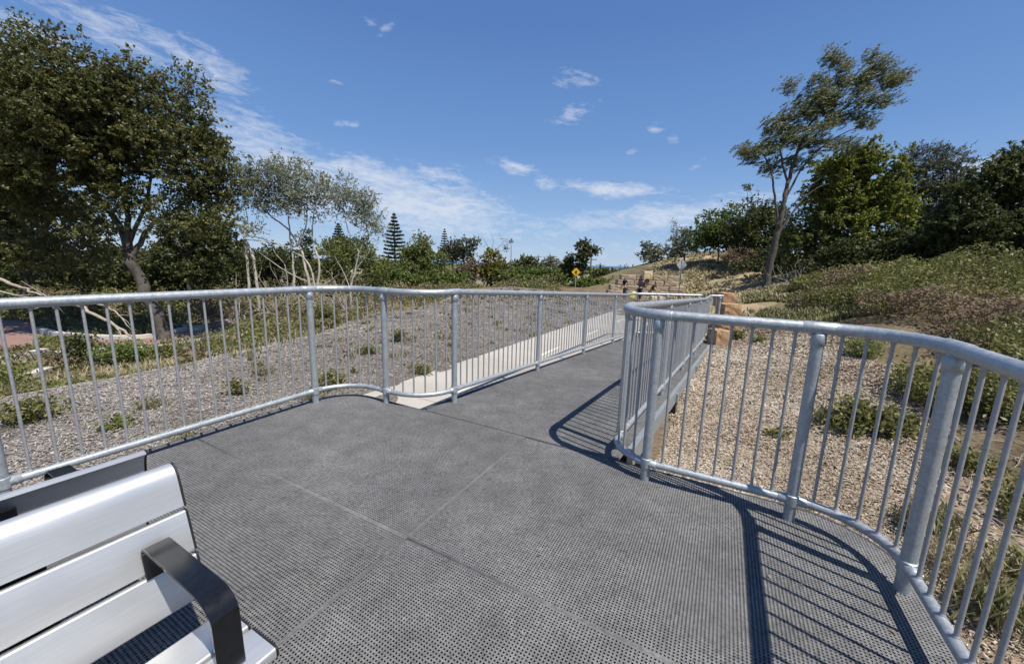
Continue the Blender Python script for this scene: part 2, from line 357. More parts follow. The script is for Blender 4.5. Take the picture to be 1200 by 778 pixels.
# ------------------------------------------------------------------ platform and ramp decking
def grating_mesh(name, corners, nu, nv, depth=.022, hole=.47, keep=None, pattern_z=None):
    """sheet of square holes; corners c00,c10,c11,c01 (3D)."""
    c = [np.array(p, float) for p in corners]
    off = (1-hole)/2
    U = np.concatenate([[i, i+off, i+1-off] for i in range(nu)]+[[nu]])/nu
    W = np.concatenate([[i, i+off, i+1-off] for i in range(nv)]+[[nv]])/nv
    ug, wg = np.meshgrid(U, W, indexing='ij')
    P = (c[0]*((1-ug)*(1-wg))[..., None]+c[1]*(ug*(1-wg))[..., None]+c[2]*(ug*wg)[..., None]+c[3]*((1-ug)*wg)[..., None])
    nU, nW = len(U), len(W); top = P.reshape(-1, 3); bot = top-np.array([0, 0, depth])
    i, j = np.meshgrid(np.arange(nU-1), np.arange(nW-1), indexing='ij')
    solid = ~((i % 3 == 1) & (j % 3 == 1))
    if keep is not None:
        ci, cj = i//3, j//3
        cu, cv = (ci+.5)/nu, (cj+.5)/nv
        cp = (c[0]*((1-cu)*(1-cv))[..., None]+c[1]*(cu*(1-cv))[..., None]+c[2]*(cu*cv)[..., None]+c[3]*((1-cu)*cv)[..., None])
        kp = keep(cp[..., 0], cp[..., 1])
    else: kp = np.ones_like(solid)
    s = solid & kp; b0 = (i*nW+j)[s]
    Qs = [np.stack([b0, b0+nW, b0+nW+1, b0+1], 1)]
    h = (~solid) & kp; b0 = (i*nW+j)[h]; n = len(top)
    a0, a1, a2, a3 = b0, b0+nW, b0+nW+1, b0+1
    for p, q in ((a0, a1), (a1, a2), (a2, a3), (a3, a0)): Qs.append(np.stack([q, p, p+n, q+n], 1))
    V = np.concatenate([top, bot])
    # orient upwards
    e1 = c[1]-c[0]; e2 = c[3]-c[0]
    Q = np.concatenate(Qs)
    if np.cross(e1, e2)[2] < 0: Q = Q[:, ::-1]
    return V, Q
PLAT = empty('viewing_platform', (*A(.5, -1.4), 0))
tag(PLAT, 'dark grey grated platform deck with seam lines where the benches stand', 'platform')
def local(par, V): return np.asarray(V)-np.array(par.location)
TE0, TE1, SE = -3.89, 1.03, 2.965
def keep_plat(x, y):
    s = x*AU[0]+y*AU[1]; t = x*AV[0]+y*AV[1]
    ok = np.ones_like(s, bool)
    r = .50
    ok &= ~((s > SE-r) & (t < TE0+r) & (np.hypot(s-(SE-r), t-(TE0+r)) > r))
    ok &= ~((s > SE-r) & (t > TE1-r) & (np.hypot(s-(SE-r), t-(TE1-r)) > r))
    return ok
gap = .006
SJ = [-3.0, -1.515, -.03, 1.455, SE]; TJ = [TE0, -1.425, TE1]
for a in range(4):
    for bb in range(2):
        s0, s1, t0, t1 = SJ[a]+gap/2, SJ[a+1]-gap/2, TJ[bb]+gap/2, TJ[bb+1]-gap/2
        pitch = .0155 if a >= 1 else .031
        dz = [.0, .0018, -.0012, .001, .0022, -.0005, .0012, -.0015][a*2+bb]; iw = .008
        cs = [np.append(A(s0+iw, t0+iw), dz), np.append(A(s1-iw, t0+iw), dz), np.append(A(s1-iw, t1-iw), dz), np.append(A(s0+iw, t1-iw), dz)]
        V, Q = grating_mesh('deck_panel', cs, int(round((s1-s0)/pitch)), int(round((t1-t0)/pitch)), keep=keep_plat if a == 3 else None)
        lim = .0 if a < 3 else .55
        st_ = [(s0, t0, s0+iw, t1), (s1-iw, t0+(lim if bb == 0 else 0), s1, t1-(lim if bb == 1 else 0)), (s0+iw, t0, s1-iw-(lim if bb == 0 else 0), t0+iw), (s0+iw, t1-iw, s1-iw-(lim if bb == 1 else 0), t1)]
        for (sa, ta, sb_, tb) in st_:
            k0 = len(V); vv = [np.append(A(p_, q_), dz+zz) for zz in (0, -.022) for p_, q_ in ((sa, ta), (sb_, ta), (sb_, tb), (sa, tb))]
            V = np.concatenate([V, vv]); Q = np.concatenate([Q, np.array([(3, 2, 1, 0), (0, 1, 5, 4), (1, 2, 6, 5), (2, 3, 7, 6), (3, 0, 4, 7)])+k0])
        meshnp('deck_panel', local(PLAT, V), Q, M['deck'], PLAT)
# curved rim of the platform
def arc(c, r, a0, a1, n=10): return [(c[0]+r*math.cos(a0+(a1-a0)*i/n), c[1]+r*math.sin(a0+(a1-a0)*i/n)) for i in range(n+1)]
r = .50
# in (s,t): angle measured s=cos, t=sin
edge = [(-3.0, TE0)]+[(s_, t_) for s_, t_ in arc((SE-r, TE0+r), r, -PI/2, 0)]+[(s_, t_) for s_, t_ in arc((SE-r, TE1-r), r, 0, PI/2)]+[(-3.0, TE1)]
def ribbon(pts2, z0, z1, w):
    """vertical-sided strip following a 2D polyline, w wide to the outside"""
    P = [np.array(p) for p in pts2]; L = []; R_ = []
    for i, p in enumerate(P):
        d = P[min(i+1, len(P)-1)]-P[max(i-1, 0)]; d /= np.linalg.norm(d); nn = np.array([-d[1], d[0]])
        L.append(p); R_.append(p+nn*w)
    mb = MB()
    for i in range(len(P)):
        mb.V += [(*L[i], z0), (*R_[i], z0), (*R_[i], z1), (*L[i], z1)]
    for i in range(len(P)-1):
        b = 4*i
        for k in range(4): mb.Fc.append((b+k, b+(k+1) % 4, b+4+(k+1) % 4, b+4+k))
    mb.Fc.append((0, 1, 2, 3)); e = 4*(len(P)-1); mb.Fc.append((e+3, e+2, e+1, e))
    return mb
pl = [tuple(A(s_, t_)-np.array(PLAT.location)[:2]) for s_, t_ in edge]
rb = ribbon(pl, -.028, .001, .014); rb.build('edge_strip', M['edge'], PLAT)
pl2 = [tuple(A(s_*.985-.02, t_*.97)-np.array(PLAT.location)[:2]) for s_, t_ in edge]
ribbon(pl2, -.19, -.032, .05).build('edge_beam', M['channel'], PLAT)
for s_ in (-2, -.03, 1.455):
    mb = MB(); q = A(s_, -1.43)-np.array(PLAT.location)[:2]; mb.box((q[0], q[1], -.11), (4.6, .06, .13), -A_); mb.build('joist', M['channel'], PLAT)
for s_, t_ in ((2.6, -3.4), (2.6, .5), (1, -3.6), (1, .7), (-1.5, -3.6), (-1.5, .7)):
    q = A(s_, t_); mb = MB(); mb.box((q[0]-PLAT.location[0], q[1]-PLAT.location[1], -.36), (.1, .1, .36), -A_); mb.build('support_post', M['channel'], PLAT)
# ramp
ZL = -.42
def zramp(k): return -.42*min(max(k/7.2, 0), 1)
RAMP = empty('ramp', (*(L0+R0)/2, 0))
tag(RAMP, 'dark grated ramp sloping down beside the concrete path', 'ramp')
lw = -.10; rw = .07   # deck overhang past the rails
P0L = A(SE+.018, -2.52)+BV*lw*1.0; P0R = A(SE+.018, -.60)
nP = 5
def lpt(k): return P0L+BU*(k+.45)
def rpt(k): return P0R+BUR*(k+.30)
ks = [-.45, 1.2, 2.7, 4.2, 5.7, 7.2]; kr = [-.30, 1.45, 3.05, 4.65, 6.25, 7.8]
for i in range(nP):
    a0, a1 = lpt(ks[i]+(.004 if i else 0)), lpt(ks[i+1]); b0, b1 = rpt(kr[i]+(.004 if i else 0)), rpt(kr[i+1])
    za, zb = zramp(ks[i]), zramp(ks[i+1])
    cs = [(*a0, za), (*a1, zb), (*b1, zb), (*b0, za)]
    V, Q = grating_mesh('deck_panel', cs, int(round(np.linalg.norm(a1-a0)/(.0155 if i < 2 else .02 if i < 4 else .03))), int(round(np.linalg.norm(b0-a0)/(.0155 if i < 2 else .02 if i < 4 else .03))))
    meshnp('deck_panel', local(RAMP, V), Q, M['deck'], RAMP)
# landing at the foot
la, lb = lpt(7.204), rpt(7.804)
Lc = np.array([lb[0]+.35, lb[1]+2.6]); 
cs = [(*la, ZL), (la[0]+.95, la[1]+1.75, ZL), (lb[0]+1.1, la[1]+1.75, ZL), (lb[0], lb[1], ZL)]
V, Q = grating_mesh('landing_panel', cs, 70, 65); meshnp('landing_panel', local(RAMP, V), Q, M['deck'], RAMP)
def beam3(pts, w, h, name, mat, parent):
    mb = MB(); P = [np.array(p, float) for p in pts]
    for i, p in enumerate(P):
        d = P[min(i+1, len(P)-1)]-P[max(i-1, 0)]; nn = np.array([-d[1], d[0], 0]); nn /= np.linalg.norm(nn); o = np.array(parent.location)
        for sx, sz in ((-1, -1), (1, -1), (1, 0), (-1, 0)): mb.V.append(tuple(p+nn*w/2*sx+np.array([0, 0, h if sz == -1 else 0])*sz-o))
    for i in range(len(P)-1):
        b = 4*i
        for k in range(4): mb.Fc.append((b+k, b+(k+1) % 4, b+4+(k+1) % 4, b+4+k))
    mb.Fc.append((0, 1, 2, 3)); e = 4*(len(P)-1); mb.Fc.append((e+3, e+2, e+1, e))
    return mb.build(name, mat, parent)
pr = [(*(rpt(k)+BV*.035), zramp(k*.94)+.006) for k in np.linspace(-.05, 8.6, 12)]
beam3(pr, .05, .17, 'side_channel', M['channel'], RAMP)
pL = [(*(lpt(k)-BV*.03), zramp(k)-.004) for k in np.linspace(-.4, 7.6, 12)]
beam3(pL, .04, .05, 'side_channel', M['edge'], RAMP)
for k in (.6, 2.3, 3.6, 4.7, 5.9, 7.3):
    p = rpt(k); z = zramp(k*.94)-.02; g = ztf(*p)
    mb = MB(); mb.box((*(p+BV*.02-np.array(RAMP.location)[:2]), (z-.16+g-.05)/2), (.12, .16, max(.08, z-.16-g+.05)), -BRL); mb.build('support_foot', M['black'], RAMP)
for k in (.6, 2.3, 3.6, 4.7, 5.9, 7.3):
    p, q = lpt(k), rpt(k); z = zramp(k*.94)-.024; beam3([(*p, z), (*(q+BV*.09), z)], .06, .12, 'joist', M['channel'], RAMP)
# ------------------------------------------------------------------ concrete path
zc = -.415
d_ = BU; lpA = np.array([-2.55, 4.9])
e0 = at(480, 444, zc)[:2]; e1 = at(716, 365, zc)[:2]; pd = (e1-e0)/np.linalg.norm(e1-e0); pn = np.array([pd[1], -pd[0]])
PW = 2.12
def ppt(k, w): return e0+pd*k+pn*w
mb = MB(); kk = [-2.2, -.6, 1.9, 4.4, 6.9, 9.4, 11.9, 14.4, 16.9]
for a, b_ in zip(kk[:-1], kk[1:]):
    q = [ppt(a+.006, 0), ppt(b_-.006, 0), ppt(b_-.006, PW), ppt(a+.006, PW)]
    mb.prism(q[::-1], zc-.12, zc)
tag(mb.build('concrete_path', M['conc'], bevel=.008), kind='structure')
mb = MB()
for k in (-.2, 2.9, 6.0, 9.1, 12.2):
    q = [ppt(k, PW*.5-.03), ppt(k+1.0, PW*.5-.03), ppt(k+1.0, PW*.5+.03), ppt(k, PW*.5+.03)]
    mb.prism(q[::-1], zc+.001, zc+.005)
tag(mb.build('path_marking', M['paint']), kind='structure')
# ------------------------------------------------------------------ railings
def fillet(pts, rads, n=9):
    out = []
    for i, p in enumerate(pts):
        p = np.array(p, float)
        if i in (0, len(pts)-1) or rads[i] == 0: out.append(p); continue
        a = np.array(pts[i-1], float)-p; b = np.array(pts[i+1], float)-p; la, lb = np.linalg.norm(a), np.linalg.norm(b); a /= la; b /= lb
        th = math.acos(np.clip(a@b, -1, 1)); tl = min(rads[i]/math.tan(th/2), la*.49, lb*.49); rr = tl*math.tan(th/2)
        c = p+(a+b)/np.linalg.norm(a+b)*(rr/math.sin(th/2))
        p0, p1 = p+a*tl, p+b*tl; a0 = math.atan2(*(p0-c)[::-1]); a1 = math.atan2(*(p1-c)[::-1]); dd = (a1-a0+PI) % (2*PI)-PI
        for j in range(n+1): q = a0+dd*j/n; out.append(c+rr*np.array([math.cos(q), math.sin(q)]))
    return out
class Path:
    def __init__(s, pts, zf):
        P = np.array(pts); seg = np.linalg.norm(np.diff(P, axis=0), axis=1); s.S = np.concatenate([[0], np.cumsum(seg)]); s.P = P; s.L = s.S[-1]; s.zf = zf
    def at(s, q):
        x, y = np.interp(q, s.S, s.P[:, 0]), np.interp(q, s.S, s.P[:, 1]); return np.array([x, y, s.zf(x, y)])
    def near(s, p):
        q = np.linspace(0, s.L, 4000); x = np.interp(q, s.S, s.P[:, 0]); y = np.interp(q, s.S, s.P[:, 1]); return q[np.argmin(np.hypot(x-p[0], y-p[1]))]
def zl(x, y):
    k = (np.array([x, y])-L0)@BU; s = x*AU[0]+y*AU[1]
    return zramp(k) if s > 3.0 else 0.0
def zr(x, y):
    p = np.array([x, y]); k = (p-R0)@BUR; s = p@AU; t = p@AV
    return zramp(k*.94) if (s > 3.0) else 0.0
ZT, ZB, RT, RB, RP, RBAR = 1.222, .135, .034, .026, .032, .0088
def railing(name, label, path, posts, spacing, skip_over=100, z_first_view=None):
    o0 = path.at(0); T = empty(name, tuple(path.at(path.L*.5)*np.array([1, 1, 1]))); org = np.array(T.location)
    tag(T, label, 'railing')
    st = np.arange(0, path.L, .05); st = np.append(st, path.L)
    st = np.unique(np.concatenate([st, path.S]))
    sm = [path.at(q) for q in st]
    mb = MB(); mb.tube([p+np.array([0, 0, ZT])-org for p in sm], RT, 16); mb.build('top_rail', M['galv'], T, True)
    mb = MB(); mb.tube([p+np.array([0, 0, ZB])-org for p in sm], RB, 14); mb.build('bottom_rail', M['galv'], T, True)
    # one post mesh, one collar mesh
    mb = MB(); mb.tube([(0, 0, -.03), (0, 0, ZT-.01)], RP, 18); pm = mb.build('post', M['galv'], T, True); 
    mb = MB(); mb.tube([(0, 0, 0), (0, 0, .004), (0, 0, .062), (0, 0, .066)], [RP+.002, RP+.006, RP+.006, RP+.002], 18)
    for sg in (1,): mb.tube([(0, -(RP+.003), .036), (0, -(RP+.013), .036)], .009, 8)
    cm = mb.build('top_clamp', M['galv'], pm, True); cm.location = (0, 0, ZT-.10)
    mb = MB(); mb.tube([(0, 0, -.036), (0, 0, -.032), (0, 0, .032), (0, 0, .036)], [RP+.002, RP+.007, RP+.007, RP+.002], 18)
    mb.tube([(-.075, 0, 0), (-.07, 0, 0), (.07, 0, 0), (.075, 0, 0)], [RB+.001, RB+.005, RB+.005, RB+.001], 14)
    for sg in (-1, 1): mb.tube([(.052*sg, -RB, .0), (.052*sg, -RB-.012, .0)], .008, 8)
    bm_ = mb.build('bottom_clamp', M['galv'], pm, True); bm_.location = (0, 0, ZB)
    mb = MB(); mb.tube([(-.085, 0, 0), (-.08, 0, 0), (.08, 0, 0), (.085, 0, 0)], [RT+.0005, RT+.003, RT+.003, RT+.0005], 16)
    tm = mb.build('rail_sleeve', M['galv'], pm, True); tm.location = (0, 0, ZT)
    for i, q in enumerate(posts):
        p = path.at(q); d = path.at(min(q+.03, path.L))-path.at(max(q-.03, 0)); rz = math.atan2(d[1], d[0])
        if i == 0: pp = pm
        else:
            pp = pm.copy(); C.objects.link(pp); pp.parent = T
            for ch in (cm, bm_, tm):
                c = ch.copy(); C.objects.link(c); c.parent = pp
        pp.location = p-org; pp.rotation_euler = (0, 0, rz)
    # bars between posts, evenly spaced
    bars = []
    pq = sorted(posts); ends = [0]+pq+[path.L]
    for a, b_ in zip(ends[:-1], ends[1:]):
        g = b_-a
        if g < .12: continue
        n = max(1, int(round(g/spacing))-1)
        for j in range(n):
            bars.append(a+g*(j+1)/(n+1))
    mb = MB(); mb.tube([(0, 0, ZB+.01), (0, 0, ZT-.015)], RBAR, 10); mb.tube([(0, 0, ZB+.018), (0, 0, ZB+.027), (0, 0, ZB+.034)], [RBAR+.006, RBAR+.0045, RBAR], 10, False); mb.tube([(0, 0, ZT-.046), (0, 0, ZT-.038), (0, 0, ZT-.030)], [RBAR, RBAR+.004, RBAR+.006], 10, False); bar = mb.build('baluster', M['galvbar'], T, True)
    pos = [path.at(q) for q in bars]
    vis = sorted(pos, key=lambda p: -(1e3/np.hypot(*p[:2]) if p[1] > .2 else 1/np.hypot(*p[:2])))
    for i, p in enumerate(vis[:100]):
        bb = bar if i == 0 else bar.copy()
        if i: C.objects.link(bb); bb.parent = T
        bb.location = p-org; bb.rotation_euler = (random.uniform(-.004, .004), random.uniform(-.004, .004), random.random()*6)
    if len(vis) > 100:
        mb = MB()
        for p in vis[100:]:
            mb.tube([p-org+np.array([0, 0, ZB+.01]), p-org+np.array([0, 0, ZT-.015])], RBAR, 8)
        tag(mb.build('baluster_run', M['galvbar'], T, True), kind='stuff')
    return T
left_pts = [A(-3.0, -3.74), A(2.92, -3.74), A(2.92, -2.52)+BV*.0, L0+BU*.02, LE, LE+np.array([1.9, .05])]
pL_ = fillet([A(-3.0, -3.74), A(2.93, -3.74), A(2.93, -2.545), LE, LE+np.array([1.9, .05])], [0, .42, .46, .5, 0])
pathL = Path(pL_, zl)
postsL = [pathL.near(A(s_, -3.74)) for s_ in (-1.65, .44, 2.52)]+[pathL.near(at(452, 472)[:2]), pathL.near(L0)]+[pathL.near(L0+BU*k) for k in (2.05, 4.1, 6.15)]
qe = pathL.near(LE+np.array([.75, 0])); postsL += [qe, pathL.L-.9, pathL.L-.02]
railing('railing', 'galvanised railing with an S-bend, left of the deck and on the path side', pathL, postsL, .117)
pR_ = fillet([A(-2.2, .935), A(2.80, .935), A(2.80, -.66), RE, RE+np.array([.3, .02])], [0, .40, .34, .06, 0])
pathR = Path(pR_, zr)
postsR = [pathR.near(A(s_, .935)) for s_ in (-1.6, .4)]+[pathR.near(at(1052, 690)[:2]), pathR.near(at(924, 610)[:2]), pathR.near(at(756, 560)[:2]), pathR.near(R0)]+[pathR.near(R0+BUR*k) for k in (2.0, 4.0, 6.0, 7.6, KR-.12)]+[pathR.L-.01]
railing('railing', 'galvanised steel railing on the woodchip side of deck and ramp, bending round two corners', pathR, postsR, .112)
# ------------------------------------------------------------------ benches
def bench_parts(T, arms=True, ao=0.):
    """local x along the bench (0 = visible end, negative away), local y = outwards from the back, z up"""
    Ln = 1.85
    def slat(name, prof):
        mb = MB(); n = len(prof)
        for x in (-Ln, 0): mb.V += [(x, p[0], p[1]) for p in prof]
        for i in range(n): j = (i+1) % n; mb.Fc.append((i, j, n+j, n+i))
        mb.Fc.append(tuple(range(n))[::-1]); mb.Fc.append(tuple(range(n, 2*n)))
        o = mb.build(name, M['alu'], T, True)
        cap = MB(); cy = sum(p[0] for p in prof)/n; cz = sum(p[1] for p in prof)/n
        pr2 = [(cy+(p[0]-cy)*1.01, cz+(p[1]-cz)*1.01) for p in prof]
        for x in (.0005, .007): cap.V += [(x, p[0], p[1]) for p in pr2]
        for i in range(n): j = (i+1) % n; cap.Fc.append((i, j, n+j, n+i))
        cap.Fc.append(tuple(range(n))[::-1]); cap.Fc.append(tuple(range(n, 2*n)))
        cap.build('end_cap', M['rubber'], o)
        return o
    def bar_prof(p0, p1, th, r=.008, rt=None):
        """rounded thick plank from p0 to p1 (y,z), thickness th behind (left normal)"""
        p0 = np.array(p0); p1 = np.array(p1); d = (p1-p0)/np.linalg.norm(p1-p0); nn = np.array([-d[1], d[0]])
        c = [p0, p1, p1+nn*th, p0+nn*th]; out = []
        rs = [r, rt or r, rt or r, r]
        for i in range(4):
            a = c[i-1]-c[i]; b = c[(i+1) % 4]-c[i]; la = np.linalg.norm(a); lb = np.linalg.norm(b); rr = min(rs[i], la*.49, lb*.49)
            a = a/la; b = b/lb; cc = c[i]+(a+b)*rr
            for j in range(5):
                th_ = j/4*PI/2; out.append(cc-b*rr*math.cos(th_)-a*rr*math.sin(th_))
        return out
    # backrest slats: front face leans back
    fy = lambda z: .192-.26*z
    for z0, z1 in ((.425, .562), (.574, .708)):
        slat('backrest_slat', bar_prof((fy(z0), z0), (fy(z1), z1), .030, .007))
    fr = [(.004, .722), (-.008, .765), (-.016, .80), (-.023, .824), (-.034, .842), (-.048, .852), (-.062, .855), (-.073, .851), (-.075, .845), (-.063, .838), (-.053, .828), (-.045, .81), (-.038, .78), (-.032, .75), (-.026, .722)]
    slat('backrest_slat', fr[::-1])
    for y0, y1, z0, z1 in ((.205, .335, .432, .434), (.348, .478, .434, .436)):
        slat('seat_slat', bar_prof((y0, z0), (y1, z1), -.034, .008)[::-1])
    for xa in (-.34, -1.5):
        mb = MB()
        # frame: seat bearer, leg and back upright
        def plate(poly, w=.05):
            n = len(poly)
            b = len(mb.V)
            for x in (xa-w/2, xa+w/2): mb.V.extend([(x, p[0], p[1]) for p in poly])
            for i in range(n): j = (i+1) % n; mb.Fc.append((b+i, b+j, b+n+j, b+n+i))
            mb.Fc.append(tuple(b+i for i in range(n))[::-1]); mb.Fc.append(tuple(b+n+i for i in range(n)))
        plate([(.02, .34), (.47, .34), (.47, .398), (.02, .398)]); plate([(.22, 0), (.30, 0), (.30, .36), (.22, .36)])
        plate([(.12, 0), (.42, 0), (.42, .012), (.12, .012)], .12)
        plate([(.02, .36), (.06, .36), (-.058, .81), (-.075, .81)], .09)
        mb.build('frame', M['black'], T, False, .003)
    if arms:
        for xa in (-.095, -1.55):
            w = .066; th = .008
            # centreline of flat bar in (y,z)
            cl = [(.050, .56), (.035, .635), (.037, .650), (.047, .662), (.062, .665), (.36, .655)]
            c0 = (.36, .595); 
            for j in range(1, 9): a = PI/2-j/8*PI/2; cl.append((c0[0]+.078*math.cos(a), c0[1]+.06*math.sin(a)))
            cl += [(.44, .50), (.443, .445)]
            cl = [(p[0]+ao*min(1, max(0, (p[0]-.06)/.3)), p[1]) for p in cl]
            mb = MB(); n = len(cl)
            for i, p in enumerate(cl):
                p = np.array(p); d = np.array(cl[min(i+1, n-1)])-np.array(cl[max(i-1, 0)]); d = d/np.linalg.norm(d); nn = np.array([-d[1], d[0]])*th/2
                for x, s in ((-w/2, -1), (w/2, -1), (w/2, 1), (-w/2, 1)): q = p+nn*s; mb.V.append((xa+x, q[0], q[1]))
            for i in range(n-1):
                b = 4*i
                for k in range(4): mb.Fc.append((b+k, b+4+k, b+4+(k+1) % 4, b+(k+1) % 4))
            mb.Fc.append((0, 1, 2, 3)); e = 4*(n-1); mb.Fc.append((e+3, e+2, e+1, e))
            mb.build('armrest', M['black'], T, True, .002)
be = empty('bench', (*A(.515, -1.495), 0), math.atan2(AU[1], AU[0]))
tag(be, 'aluminium slatted bench with black armrest in the lower left corner, nearest the camera', 'bench', 'back to back benches on the deck')
# local y axis of this empty = left of AU, but bench faces +t (right): mirror by rotating 180 would flip x, so scale y
be.scale = (1, -1, 1)
bench_parts(be)
bf = empty('bench', (*A(.515, -1.815), -.008), math.atan2(AU[1], AU[0]))
tag(bf, 'aluminium slatted bench behind the nearest one, facing away toward the left railing', 'bench', 'back to back benches on the deck')
bench_parts(bf, ao=.16)
# ------------------------------------------------------------------ leaves, trees
def unit(v): return v/np.maximum(np.linalg.norm(v, axis=-1, keepdims=True), 1e-9)
def leaves(cent, size, aspect, bias=None, bamt=0., upn=.6, rng=RNG):
    n = len(cent)
    a = unit(rng.normal(size=(n, 3)))
    if bias is not None: a = unit(a*(1-bamt)+np.array(bias)*bamt*1.6)
    nn = rng.normal(size=(n, 3)); nn[:, 2] = np.abs(nn[:, 2])+upn; nn = unit(nn)
    b = unit(np.cross(nn, a)); s = size*rng.uniform(.6, 1.35, (n, 1)) if np.isscalar(size) else size[:, None]*rng.uniform(.6, 1.35, (n, 1))
    L = a*s*.5; W = b*s*.5*aspect
    V = np.stack([cent-L, cent+W-L*.1, cent+L, cent-W-L*.1], 1).reshape(-1, 3)
    Q = np.arange(4*n).reshape(n, 4); return V, Q
def blob_pts(blobs, depth, dens, rng, spread=1.0):
    """blobs (px,py,rx,ry[,dd]) in picture units at a depth -> clump centres in the world"""
    out = []; sz = []
    for bl in blobs:
        px, py, rx, ry = bl[:4]; dd = bl[4] if len(bl) > 4 else rng.uniform(-.35, .35)*rx/F*depth*1.3
        d = depth+dd; P = atd(px, py, d); ux = np.linalg.norm(atd(px+1, py, d)-P)*rx; uy = np.linalg.norm(atd(px, py+1, d)-P)*ry
        uz = .5*(ux+uy)*1.1*spread
        k = max(4, int(dens*(ux*uy*uz)**(2/3)*4))
        q = unit(rng.normal(size=(k, 3)))*(rng.uniform(.15, 1, (k, 1))**(1/2.4))
        out.append(P+q*np.array([ux, uz, uy])); sz += [min(ux, uy)]*k
    return np.concatenate(out), np.array(sz)
def smooth_path(pts, n=6):
    P = [np.array(p, float) for p in pts]; out = []
    for i in range(len(P)-1):
        p0 = P[max(i-1, 0)]; p1 = P[i]; p2 = P[i+1]; p3 = P[min(i+2, len(P)-1)]
        for j in range(n):
            t = j/n; out.append(.5*((2*p1)+(-p0+p2)*t+(2*p0-5*p1+4*p2-p3)*t*t+(-p0+3*p1-3*p2+p3)*t**3))
    out.append(P[-1]); return out
def tree(name, label, cat, depth, limbs, blobs, nleaf, lsize, mat, bark, group=None, dens=3, cs=.36, aspect=.45, bias=None, bamt=0, twig=.012, trunkname='trunk', seed=1, spread=1., flat=.75, upn=.6, tw=True, ground=True):
    rng = np.random.default_rng(seed)
    # limbs: list of (pts[(px,py[,dd])], r0, r1)
    first = limbs[0][0][0]; base = atd(first[0], first[1], depth+(first[2] if len(first) > 2 else 0))
    gz = ztf(base[0], base[1])
    root = np.array([base[0], base[1], gz])
    T = empty(name, tuple(root)); tag(T, label, cat, group)
    mb = MB(); nodes = []
    for li, (pts, r0, r1) in enumerate(limbs):
        W = [atd(p[0], p[1], depth+(p[2] if len(p) > 2 else 0)) for p in pts]
        if abs(W[0][2]-gz) < 3.0 and (li == 0 or pts[0] == limbs[0][0][0]) and ground:
            W = [np.array([W[0][0], W[0][1], gz-.15])]+([W[0]] if W[0][2] > gz+.05 else [])+W[1:]
        S = smooth_path(W, 6); k = len(S)
        S = [s+rng.normal(size=3)*r0*.18*(0 if i in (0, k-1) else 1) for i, s in enumerate(S)]
        R = [(r0+(r1-r0)*(i/(k-1))**.8)*(1.35 if (i == 0 and li == 0) else 1) for i in range(k)]
        mb.tube([s-root for s in S], R, 9 if r0 > .05 else 6)
        nodes += [(s, R[i]) for i, s in enumerate(S) if i > k*.3]
    cl, sz = blob_pts(blobs, depth, dens, rng, spread)
    if tw:
        NP = np.array([n[0] for n in nodes]); NR = np.array([n[1] for n in nodes])
        for c in cl:
            dd = np.linalg.norm(NP-c, axis=1)+np.where(NP[:, 2] > c[2]+.2, .8, 0)
            j = int(np.argmin(dd)); p = NP[j]; mid = (p+c)/2+np.array([0, 0, -.12*dd[j]])*(.5)+rng.normal(size=3)*.06*dd[j]
            S = smooth_path([p, mid, c], 3); r0 = min(NR[j]*.7, twig*2.2+.004*dd[j])
            mb.tube([s-root for s in S], [r0+(twig*.4-r0)*i/(len(S)-1) for i in range(len(S))], 5, False)
            # let later clumps join this branch
            NP = np.vstack([NP, S[3:5]]); NR = np.append(NR, [r0*.7, r0*.5])
    mb.build(trunkname, bark, T, True)
    w = np.minimum(sz, 2)+.2; w = w/w.sum()
    idx = rng.choice(len(cl), nleaf, p=w)
    ns = 16
    so_ = rng.normal(size=(len(cl), ns, 3))*cs*.62*np.array([1, 1, flat]); sd_ = unit(unit(so_)+rng.normal(size=(len(cl), ns, 3))*.6+np.array([0, 0, .25]))
    if bias is not None: sd_ = unit(sd_*(1-bamt)+np.array(bias)*bamt*1.5)
    js = rng.integers(0, ns, nleaf); tl = rng.random(nleaf)[:, None]
    cent = cl[idx]+so_[idx, js]+sd_[idx, js]*tl*cs*1.25+rng.normal(size=(nleaf, 3))*cs*.10*(1.2-tl*.5)
    lift = rng.random(len(cl))
    V, Q = leaves(cent, lsize, aspect, bias, bamt, upn, rng)
    rnd = np.clip(.30*lift[idx]+.62*rng.random(nleaf)+.04, 0, 1)
    meshnp('crown', V-root, Q, mat, T, rnd)
    return T
